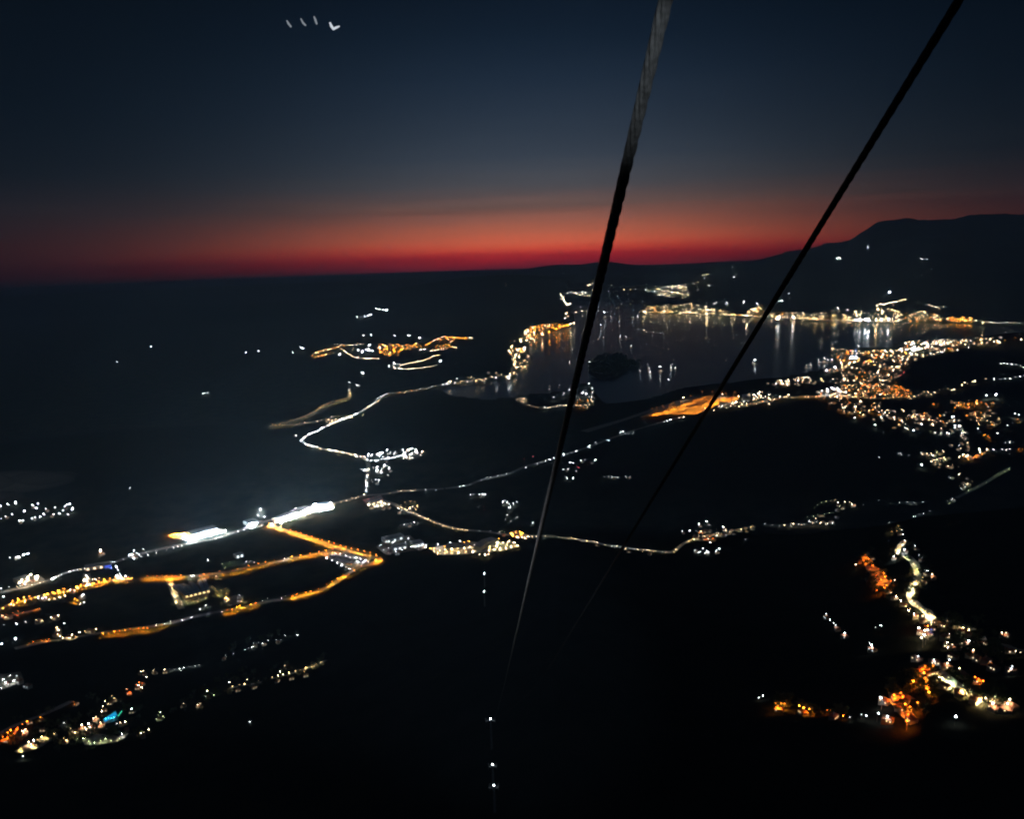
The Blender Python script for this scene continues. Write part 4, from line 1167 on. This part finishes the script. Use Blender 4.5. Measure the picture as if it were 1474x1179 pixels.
def build_halls():
    hall('warehouse', 'long white roofed shed at the left end of the retail strip', 'warehouse', (402, 752), (424, 743), 26, 7, glow='W')
    hall('warehouse', 'middle white roofed shed of the retail strip', 'warehouse', (428, 742), (449, 734), 28, 7, glow='W')
    hall('warehouse', 'white roofed shed at the right end of the retail strip', 'warehouse', (455, 733), (476, 729), 26, 7, glow='W')
    hall('shopping_hall', 'flat roofed shopping hall in the bright wedge shaped lot', 'shopping hall', (276, 774), (314, 764), 32, 7, glow='W', doors=6)
    hall('warehouse', 'small floodlit hall at the crossroads left of the retail strip', 'warehouse', (358, 758), (372, 754), 28, 8, glow='W', doors=2)
    hall('logistics_hall', 'cream lit hall in the middle of the bright logistics yard', 'warehouse', (640, 796), (676, 790), 34, 9, M_WALL, 6, glow='Y')
    hall('logistics_hall', 'tall pale hall at the centre of the bright logistics yard', 'warehouse', (681, 795), (692, 793), 55, 14, M_WALL, 2, glow='N')
    hall('logistics_hall', 'dark roofed hall at the right of the bright logistics yard', 'warehouse', (702, 791), (726, 788), 30, 8, M_WALL, 4, glow='Y')
    hall('works_shed', 'long grey shed at the back of the cluttered works yard', 'shed', (555, 782), (582, 776), 22, 8, glow='W')
    hall('works_shed', 'low grey shed at the front of the cluttered works yard', 'shed', (566, 793), (586, 789), 20, 7, glow='W')
    hall('works_shed', 'grey shed at the right end of the cluttered works yard', 'shed', (596, 789), (610, 786), 24, 8, glow='W')
    hall('clubhouse', 'pale clubhouse beside the green sports pitch', 'clubhouse', (340, 804), (351, 801), 16, 6, M_WALL, 2, glow='W')
    hall('airport_terminal', 'white lit terminal building beside the orange airfield', 'terminal', (1036, 587), (1060, 582), 40, 14, M_WALL, 5, glow='N')
    hall('hangar', 'hangar at the far right corner of the orange airfield', 'hangar', (1068, 579), (1080, 577), 50, 16, M_METAL, 2, glow='W')
    hall('filling_station', 'low shop of the filling station at the junction', 'filling station', (536, 727), (552, 722), 16, 6, M_WALL, 3, glow='N')
    hall('warehouse', 'shed under the very bright lamps at the left edge', 'warehouse', (28, 842), (46, 836), 26, 8, M_WALL, 2, glow='N')
    hall('roadside_hall', 'long hall with a blue lit sign beside the main road', 'showroom', (122, 822), (160, 816), 18, 7, M_METAL, 4, glow='N')
    hall('dockside_hall', 'white floodlit hall on the bay town waterfront', 'hall', (1222, 517), (1234, 516), 60, 18, M_METAL, 3, glow='W')
    for i in range(6):
        x = 267 + i * 6.2; y = 861 - i * 1.5
        order = ('first', 'second', 'third', 'fourth', 'fifth', 'sixth')[i]
        hall('greenhouse', '%s from the left of six long cream lit sheds side by side' % order, 'shed', (x, y), (x + 4.2, y - 1.0), 68, 4.5, M_WALL, 1, glow='Y')
    # blue sign on the showroom
    P = hit([152, 161], [820, 818.5])
    o = empty('sign', tuple(P[0] + np.array([0, -2, 0])), math.atan2(P[1, 1] - P[0, 1], P[1, 0] - P[0, 0]))
    w = float(np.hypot(*(P[1, :2] - P[0, :2])))
    m = MB(); m.box(0, w, -.3, .3, 5, 9); m.obj('panel', [mat_glow('blue_panel', (0.08, 0.16, 1.0), 0.9)], o)
    m = MB()
    for x in (1, w - 1): m.tube([(x, .5, -1), (x, .5, 8)], .2, 5)
    m.obj('frame', [M_POLE], o)
    tag(o, 'blue backlit sign board beside the main road at left', 'sign')
    # swimming pool
    W = hit([149, 168, 170, 151], [1040, 1034, 1036.5, 1043])
    zc = float(W[:, 2].max()) + 1.5
    o = empty('swimming_pool', tuple(W[:, :3].mean(0)[:2]) + (zc,))
    c = W[:, :2].mean(0); v = [(p[0] - c[0], p[1] - c[1], 0.25) for p in W]
    a = sum(v[i][0] * v[(i + 1) % 4][1] - v[(i + 1) % 4][0] * v[i][1] for i in range(4))
    if a < 0: v = v[::-1]
    link('pool_water', v, [(0, 1, 2, 3)], mat_glow('lit_pool_water', (0.02, 0.45, 0.85), 0.75), parent=o)
    m = MB()
    for i in range(4): m.tube([(v[i][0], v[i][1], .2), (v[(i + 1) % 4][0], v[(i + 1) % 4][1], .2)], .45, 6)
    m.obj('rim', [M_LOT], o)
    m = MB(); o2 = [(p[0] * 1.03, p[1] * 1.03, -6) for p in v] + [(p[0] * 1.03, p[1] * 1.03, 0.1) for p in v]
    m.add(o2, [(0, 1, 5, 4), (1, 2, 6, 5), (2, 3, 7, 6), (3, 0, 4, 7)]); m.obj('basin', [M_WALL], o)
    tag(o, 'turquoise lit swimming pool in the village on the lower left slope', 'swimming pool')
    # green lit fence strip beside the pool
    W = hit([170, 176], [1034, 1026])
    d = W[1] - W[0]
    m = MB(); n = 9
    for k in range(n + 1):
        p = d * k / n; m.tube([(p[0], p[1], p[2] - 1), (p[0], p[1], p[2] + 2.2)], .12, 4)
    m.tube([(0, 0, 2.1), (d[0], d[1], d[2] + 2.1)], .25, 5, 1)
    g = m.obj('fence', [M_POLE, mat_glow('green_tube', (0.05, 0.75, 0.45), 2.5)]); g.location = tuple(W[0])
    tag(g, 'fence with a green light tube beside the swimming pool', 'fence')
    # lorries in the storage yard
    def lorry():
        o = empty('lorry', (0, 0, 0))
        b = MB(); b.box(-6.5, 4.5, -1.25, 1.25, 1.1, 3.9); b.obj('box_body', [M_HULL], o)
        c_ = MB(); c_.box(4.8, 6.9, -1.2, 1.2, 0.7, 3.2); c_.obj('cab', [M_HULL], o)
        ch_ = MB(); ch_.box(-6.4, 6.6, -.9, .9, .6, 1.0); ch_.obj('chassis', [M_POLE], o)
        for x in (-5, -3.6, 5.6):
            for y in (-1.05, 1.05):
                w_ = MB(); w_.tube([(x, y - .15, .5), (x, y + .15, .5)], .5, 8); w_.obj('wheel', [M_POLE], o)
        return o
    proto = lorry(); kids = list(proto.children); n = 0
    rows = [((478, 801), (508, 808)), ((484, 806), (506, 812)), ((494, 799), (524, 806)), ((500, 803), (522, 808.5))]
    for ri, (a, b) in enumerate(rows):
        for t in np.linspace(0, 1, 9):
            x = a[0] + (b[0] - a[0]) * t; y = a[1] + (b[1] - a[1]) * t
            W = hit([x], [y])[0]
            if n == 0: o = proto
            else:
                o = proto.copy(); COL.objects.link(o)
                for k in kids:
                    c_ = k.copy(); COL.objects.link(c_); c_.parent = o
            o.location = (W[0], W[1], W[2] + .8); o.rotation_euler = (0, 0, 1.15)
            tag(o, ['white lorry parked in the front left row of the storage yard', 'white lorry parked in the front right row of the storage yard',
                    'white lorry parked in the back row of the storage yard', 'white lorry parked in the third row of the storage yard'][ri], 'lorry', 'lorries in row %d of the storage yard' % (ri + 1))
            n += 1


# ------------------------------------------------------------------ boats
def build_boats():
    def boat_mesh():
        root = empty('boat', (0, 0, 0))
        m = MB()
        st = [(-7, 1.9, .2), (-3, 2.2, 0), (2, 2.0, 0), (5.5, 1.1, .3), (7.6, .05, .8)]
        v = []
        for x, w, up in st: v += [(x, -w, 1.5 + up), (x, -w * .6, -.4), (x, w * .6, -.4), (x, w, 1.5 + up)]
        f = []
        for i in range(4):
            for k in range(4):
                a = i * 4 + k; b = i * 4 + (k + 1) % 4
                f.append((a, b, b + 4, a + 4))
        f += [(3, 2, 1, 0), (16, 17, 18, 19)]
        m.add(v, f); m.obj('hull', [M_HULL], root)
        c = MB(); c.box(-3.5, 1.8, -1.3, 1.3, 1.5, 3.2); c.box(-2.5, .8, -1.1, 1.1, 3.25, 4.3); c.obj('cabin', [M_HULL], root)
        w = MB(); w.box(-3.0, 1.3, -1.34, -1.31, 2.2, 2.9); w.box(-3.0, 1.3, 1.31, 1.34, 2.2, 2.9); w.obj('window', [WINC['N']], root)
        ma = MB(); ma.tube([(0, 0, 4.3), (0, 0, 10)], [.12, .06], 5); ma.obj('mast', [M_POLE], root)
        lt = MB(); lt.octa((0, 0, 10.2), .62, 0, 1); lt.obj('lamp', [glow('far', 'W', 0.35)], root)
        return root
    proto = boat_mesh(); kids = list(proto.children)
    spec = [(870, 450, 2.6, 'brightest boat in the strait, just right of the thick rope'),
            (865, 468, 1.6, 'boat in the strait below the brightest one'), (880, 440, 1.0, None), (890, 441, .8, None), (880, 454, 1.1, None), (892, 457, 1.0, None),
            (911, 456, 1.2, None), (918, 455, 1.1, None), (893, 484, 1.4, None), (901, 485, 1.1, None), (908, 498, 1.0, None), (869, 485, .8, None), (955, 481, .8, None),
            (933, 525, 1.0, 'upper boat of the close pair left of the single bright boat'), (934, 530, 1.2, 'lower boat of the close pair left of the single bright boat'),
            (936, 535, 1.2, None), (950, 528, 2.6, 'large bright boat moored right of the dark island'), (966, 525, 1.1, None), (966, 529, 1.4, None), (972, 529, .9, None),
            (921, 533, .8, None), (962, 546, .7, None), (848, 521, 1.2, None), (848, 527, .8, None), (860, 526, 1.0, None), (791, 554, .8, None), (791, 559, .8, None), (804, 556, .8, None),
            (1045, 517, .7, None), (1087, 518, 2.4, 'bright boat alone in the middle of the bay'), (1084, 520, 1.0, None), (1187, 516, 2.0, 'bright boat off the bay town waterfront'),
            (1179, 518, 1.1, None), (1179, 521, .9, None), (1192, 518, 1.1, None), (1197, 518, 1.1, None), (1161, 526, 1.2, None), (1166, 523, .9, None), (1168, 526, .9, None),
            (1182, 492, 1.0, None), (1198, 495, .9, None), (1236, 498, 1.4, None), (1282, 487, .8, None), (824, 500, .8, None), (820, 521, 1.0, None)]
    for i, (px, py, sz, lab) in enumerate(spec):
        d = rays(px, py); t = (CAM_H - 9 * sz) / -d[2]
        loc = (d[0] * t, d[1] * t, 0.1)
        r = math.hypot(loc[0], loc[1])
        if i == 0: o = proto
        else:
            o = proto.copy(); COL.objects.link(o)
            for k in kids:
                c = k.copy(); COL.objects.link(c); c.parent = o
        s = sz * max(1.0, r / 3800.0) * .9
        d = rays(px, py); t = (CAM_H - 10 * s) / -d[2]
        o.location = (d[0] * t, d[1] * t, 0.1); o.scale = (s, s, s); o.rotation_euler = (0, 0, RNG.uniform(0, 6.28))
        if lab: tag(o, lab, 'boat')
        else: tag(o, 'small boat showing one white light among the moored boats in the bay', 'boat', 'small boats moored about the bay')


# ------------------------------------------------------------------ trees round the lit patches
def build_trees():
    def crown(seed):
        rg = np.random.default_rng(seed)
        m = MB()
        for c in range(9):
            cx, cy_, cz = rg.normal(0, 1.25), rg.normal(0, 1.25), 4.2 + rg.normal(0, 0.9)
            for k in range(34):
                d = rg.normal(0, 1, 3); d /= np.linalg.norm(d); rr = rg.uniform(.5, 1.15)
                p = np.array([cx, cy_, cz]) + d * rr * np.array([1, 1, .75])
                u = rg.normal(0, 1, 3); u /= np.linalg.norm(u); w = np.cross(u, d); w /= np.linalg.norm(w) + 1e-6
                q = rg.uniform(.22, .42)
                m.add([p - u * q, p + w * q * .7, p + u * q, p - w * q * .7], [(0, 1, 2, 3)])
        t = MB(); t.tube([(0, 0, -1.5), (0.1, 0, 1.2), (-.1, .1, 2.8)], [.3, .22, .14], 6)
        for a in (0.3, 2.2, 4.3): t.tube([(-.05, .05, 2.2), (math.cos(a) * 1.1, math.sin(a) * 1.1, 4.0)], [.12, .05], 4)
        return m.mesh('crown', [M_LEAF]), t.mesh('trunk', [M_BARK])
    var = [crown(s) for s in range(5)]
    zones = [('lower right slope among amber lamps', [(1236, 800), (1262, 795), (1295, 850), (1275, 862), (1245, 845)], 26),
             ('glowing orange bank at lower right', [(1276, 995), (1320, 955), (1352, 960), (1352, 1008), (1320, 1045), (1290, 1030)], 34),
             ('winding road at right', [(1280, 780), (1325, 790), (1340, 830), (1330, 880), (1300, 870), (1312, 830)], 24),
             ('terraced village on the right slope', [(1345, 888), (1410, 900), (1465, 935), (1440, 960), (1370, 950)], 40),
             ('cream road at lower right', [(1345, 962), (1400, 985), (1460, 1010), (1450, 1022), (1390, 1005)], 22),
             ('short row of amber lamps', [(1108, 1008), (1215, 1024), (1210, 1036), (1110, 1022)], 14),
             ('village on the lower left slope', [(0, 1040), (110, 1005), (200, 1000), (215, 1060), (130, 1080), (10, 1090)], 54),
             ('cream lane on the lower left slope', [(290, 990), (330, 975), (470, 945), (475, 958), (340, 1002), (225, 1040)], 40),
             ('dim lane above the lower left village', [(320, 940), (360, 920), (430, 908), (432, 920), (370, 936)], 14)]
    for zi, (nm, poly, n) in enumerate(zones):
        poly = np.array(poly, float); lo, hi = poly.min(0), poly.max(0); c = 0
        P = []
        while c < n:
            p = RNG.uniform(lo, hi)
            if in_poly(np.array([p[0]]), np.array([p[1]]), [tuple(q) for q in poly])[0]: P.append(p); c += 1
        P = np.array(P); W = hit(P[:, 0], P[:, 1])
        for k in range(n):
            o = empty('tree', tuple(W[k]), RNG.uniform(0, 6.28)); s = RNG.uniform(.9, 1.8); o.scale = (s, s, s * RNG.uniform(.85, 1.15))
            cm, tm = var[int(RNG.integers(5))]
            for nm_, me in (('crown', cm), ('trunk', tm)):
                q = bpy.data.objects.new(nm_, me); COL.objects.link(q); q.parent = o
            tag(o, 'small dark leafy tree by the ' + nm, 'tree', 'trees by the ' + nm)


# ------------------------------------------------------------------ ropeway
def cam_pt(px, py, dist):
    """a point at the given depth along the view axis"""
    d = np.array([(px - PW / 2) / FPX, (PH / 2 - py) / FPX, -1.0]) * dist
    return R3 @ d + np.array([0, 0, CAM_H])


def build_rope(name, label, p_top, d_top, vp, end, radius=0.0225, mat=None):
    A = cam_pt(p_top[0], p_top[1], d_top)
    vdir = R3 @ np.array([(vp[0] - PW / 2) / FPX, (PH / 2 - vp[1]) / FPX, -1.0])
    vdir /= np.linalg.norm(vdir)
    S_ = np.concatenate([np.arange(-9, 30, 0.035), np.arange(30, 90, .4), np.linspace(90, 1, 1)])
    S_ = np.sort(S_[S_ < 90])
    total = float(np.dot(end - A, vdir))
    S_ = np.concatenate([S_, np.linspace(90, total, 90)])
    base = A[None] + vdir[None] * S_[:, None]
    off = end - (A + vdir * total)
    t = np.clip((S_ - 60) / (total - 60), 0, 1)
    sag = -4 * t * (1 - t) * 0.0
    base = base + off[None] * (t ** 1.5)[:, None]
    base[:, 2] += sag
    base[:, 2] += 0.0011 * np.where(S_ < 0, S_ ** 2, 0) * 4
    u = np.cross(vdir, [0, 0, 1.0]); u /= np.linalg.norm(u); w = np.cross(u, vdir)
    n = 30
    th = np.arange(n) * 2 * np.pi / n
    v = np.zeros((len(S_), n, 3))
    for i, s in enumerate(S_):
        near = s < 30
        tw = 2 * np.pi * s / 0.62 if near else 0
        rr = radius * (0.74 + 0.34 * np.abs(np.cos(3 * (th - tw)))) if near else np.full(n, radius)
        v[i] = base[i] + (u[None] * np.cos(th)[:, None] + w[None] * np.sin(th)[:, None]) * rr[:, None]
    idx = np.arange(len(S_) * n).reshape(len(S_), n)
    q = np.stack([idx[:-1], np.roll(idx, -1, 1)[:-1], np.roll(idx, -1, 1)[1:], idx[1:]], -1).reshape(-1, 4)
    mat = mat or ROPE_M
    o = link(name, v.reshape(-1, 3), q.tolist(), mat)
    tag(o, label, 'cable')
    return A, vdir


ROPE_M = mat_surface('wire_rope', (0.045, 0.046, 0.048), (0.11, 0.113, 0.117), 40.0, rough=0.6, spec=0.2)


def build_ropeway():
    def pylon(px, py, h, label, cross=3.2):
        P = hit([px], [py], h + .6)[0]
        o = empty('ropeway_pylon', tuple(P), math.atan2(-P[0], P[1]))
        tag(o, label, 'pylon')
        m = MB(); m.tube([(0, 0, -3), (0, 0, h * .5), (0, 0, h)], [.9, .7, .5], 12); m.obj('mast', [M_POLE], o)
        m = MB(); m.box(-cross, cross, -.35, .35, h - 1.6, h - .9); m.box(-cross, cross, -.08, .08, h - .2, h); m.obj('crossarm', [M_POLE], o)
        for sx in (-1, 1):
            m = MB(); m.box(sx * cross - .12, sx * cross + .12, -3, 3, h - .85, h - .55)
            for y in (-2.5, -1.5, -.5, .5, 1.5, 2.5): m.tube([(sx * cross - .1, y, h - .4), (sx * cross + .1, y, h - .4)], .25, 8)
            m.obj('sheaves', [M_POLE], o)
        m = MB()
        for x in (-.3, .3): m.tube([(x, -1.05, 0), (x, -.8, h - 1)], .04, 4)
        for k in range(int(h / .5)): m.tube([(-.3, -1.05 + .25 * k * .5 / h, k * .5), (.3, -1.05 + .25 * k * .5 / h, k * .5)], .03, 4)
        m.obj('ladder', [M_POLE], o)
        m = MB(); m.octa((0, 0, h + .6), .5, 0, 1); m.obj('lamp', [glow('far', 'W', 0.2 if py < 1090 else 0.1)], o)
        return P, h
    P, h = pylon(706, 1035, 24, 'ropeway pylon with a white lamp where the thick rope ends in the dark')
    pylon(697, 826, 22, 'farthest ropeway pylon with a white lamp, below the bright logistics yard')
    pylon(697, 852, 22, 'ropeway pylon with a white lamp just below the farthest one')
    pylon(709, 1101, 18, 'dim lamped ropeway pylon low on the slope near the bottom of the photo', 2.6)
    pylon(711, 1131, 18, 'nearest ropeway pylon with a white lamp at the bottom of the photo', 2.6)
    e1 = P + np.array([3.0, 0, h - .3]); e2 = P + np.array([-3.0, 0, h - .3])
    A1, v1 = build_rope('haul_rope', 'thick twisted steel rope running down steeply from the top centre', (958, 0), 2.48, (718, 1020), e1)
    A2, v2 = build_rope('haul_rope', 'thinner dark steel rope slanting down from the top right corner', (1380, 0), 3.9, (752, 1024), P + np.array([6.0, 4.0, h - .3]), 0.0215, mat_surface('shaded_wire_rope', (0.005, 0.006, 0.007), (0.012, 0.014, 0.016), 40.0, rough=0.7, spec=0.1))  # shade put into this rope's colour so the added spot barely shows on it
    # unseen spots added to light the rope: one near the cabin, one farther behind
    a = A1 + v1 * 40
    right = R3[:, 0]; up = R3[:, 1]; back = R3[:, 2]
    spot('added_rope_spot', A1 - v1 * 14 - right * 4.2 + up * 0.5, a, 110000, 8.4, 0.6, (0.95, 0.98, 1.0), 0.15)
    tgt = cam_pt(934, 105, 2.75)
    spot('added_near_spot', cam_pt(1250, -330, 0.9) , tgt, 110.0, 7.5, 0.8, (0.85, 0.95, 1.0), 0.04)
    # four reflections in the cabin window, added as glowing tubes in the sky
    g = mat_glow('reflection_glow', (0.78, 0.88, 1.0), 0.28)
    g2 = mat_glow('reflection_glow_bright', (0.82, 0.9, 1.0), 0.75)
    data = [([(413, 29), (415, 33), (419, 38)], 1.5, g, 'leftmost of four short pale window reflections, made as glowing tubes in the sky'),
            ([(433, 26), (436, 32), (440, 36)], 1.4, g, 'second from left of four short pale window reflections, made as glowing tubes in the sky'),
            ([(452, 23), (454, 28), (456, 34)], 1.5, g, 'third from left of four short pale window reflections, made as glowing tubes in the sky'),
            ([(475, 32), (477, 37), (480, 41), (484, 39), (489, 37)], 2.0, g2, 'brightest and rightmost of four short window reflections, made as glowing tubes in the sky')]
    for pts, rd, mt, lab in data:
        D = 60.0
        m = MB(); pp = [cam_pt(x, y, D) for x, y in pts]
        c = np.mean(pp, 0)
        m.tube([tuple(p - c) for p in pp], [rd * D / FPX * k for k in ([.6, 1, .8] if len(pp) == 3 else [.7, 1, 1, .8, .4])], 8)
        o = m.obj('reflection_tube', [mt]); o.location = tuple(c)
        tag(o, lab, 'light')


# ------------------------------------------------------------------ dark woods on the island
def build_woods():
    m = MB(); rg = np.random.default_rng(3)
    P = []
    poly = np.array(ISLAND, float); lo, hi = poly.min(0), poly.max(0)
    while len(P) < 260:
        p = rg.uniform(lo, hi)
        if in_poly(np.array([p[0]]), np.array([p[1]]), ISLAND)[0]: P.append(p)
    P = np.array(P); xy = sea_pt(P[:, 0], P[:, 1])
    for x, y in xy:
        s = rg.uniform(14, 26)
        for k in range(7):
            q = rg.normal(0, .35, 3) * s * .6
            m.octa((x + q[0], y + q[1], 12 + s * .5 + q[2] * .5), s * rg.uniform(.2, .4), 0, .8)
    o = m.obj('island_wood', [M_LEAF])
    tag(o, 'dark wood covering the low island in the bay', 'wood', kind='stuff')


# ------------------------------------------------------------------ haze
def build_haze():
    b = MB(); b.box(-25000, 25000, -25000, 25000, -30, 1750)
    m, nt, out = new_mat('haze')
    v = nt.nodes.new('ShaderNodeVolumePrincipled')
    v.inputs['Color'].default_value = (0.42, 0.70, 1.0, 1)
    v.inputs['Density'].default_value = HAZE
    v.inputs['Anisotropy'].default_value = 0.15
    nt.links.new(v.outputs['Volume'], out.inputs['Volume'])
    o = b.obj('haze', [m])
    tag(o, 'thin night haze over the bay and the plain', kind='stuff')


build_lamps()
build_houses()
build_halls()
build_boats()
build_trees()
build_woods()
build_ropeway()
build_haze()


def build_mist():
    """low bank of mist lying over the hamlet at the far left"""
    m, nt, out = new_mat('mist')
    v = nt.nodes.new('ShaderNodeVolumePrincipled')
    v.inputs['Color'].default_value = (0.95, 0.9, 0.88, 1); v.inputs['Density'].default_value = 0.0012
    nt.links.new(v.outputs['Volume'], out.inputs['Volume'])
    b = MB()
    for px, py, rx, rz in ((20, 694, 150, 24), (62, 688, 90, 13), (2, 716, 60, 12), (-60, 696, 150, 22)):
        c = hit([px], [py], 45)[0]; o = len(b.v)
        nu, nv = 14, 7; vv = []; ff = []
        for i in range(nv + 1):
            th = math.pi * i / nv
            for k in range(nu):
                ph = 2 * math.pi * k / nu; q = 1 + 0.13 * math.sin(ph * 3 + px) * math.sin(th)
                vv.append((c[0] + rx * q * math.sin(th) * math.cos(ph), c[1] + rx * .6 * q * math.sin(th) * math.sin(ph), c[2] + 45 + rz * math.cos(th)))
        for i in range(nv):
            for k in range(nu): ff.append((i * nu + k, (i + 1) * nu + k, (i + 1) * nu + (k + 1) % nu, i * nu + (k + 1) % nu))
        b.add(vv, ff)
    tag(b.obj('mist', [m]), 'faint grey bank of mist over the hamlet at the far left', kind='stuff')


build_mist()
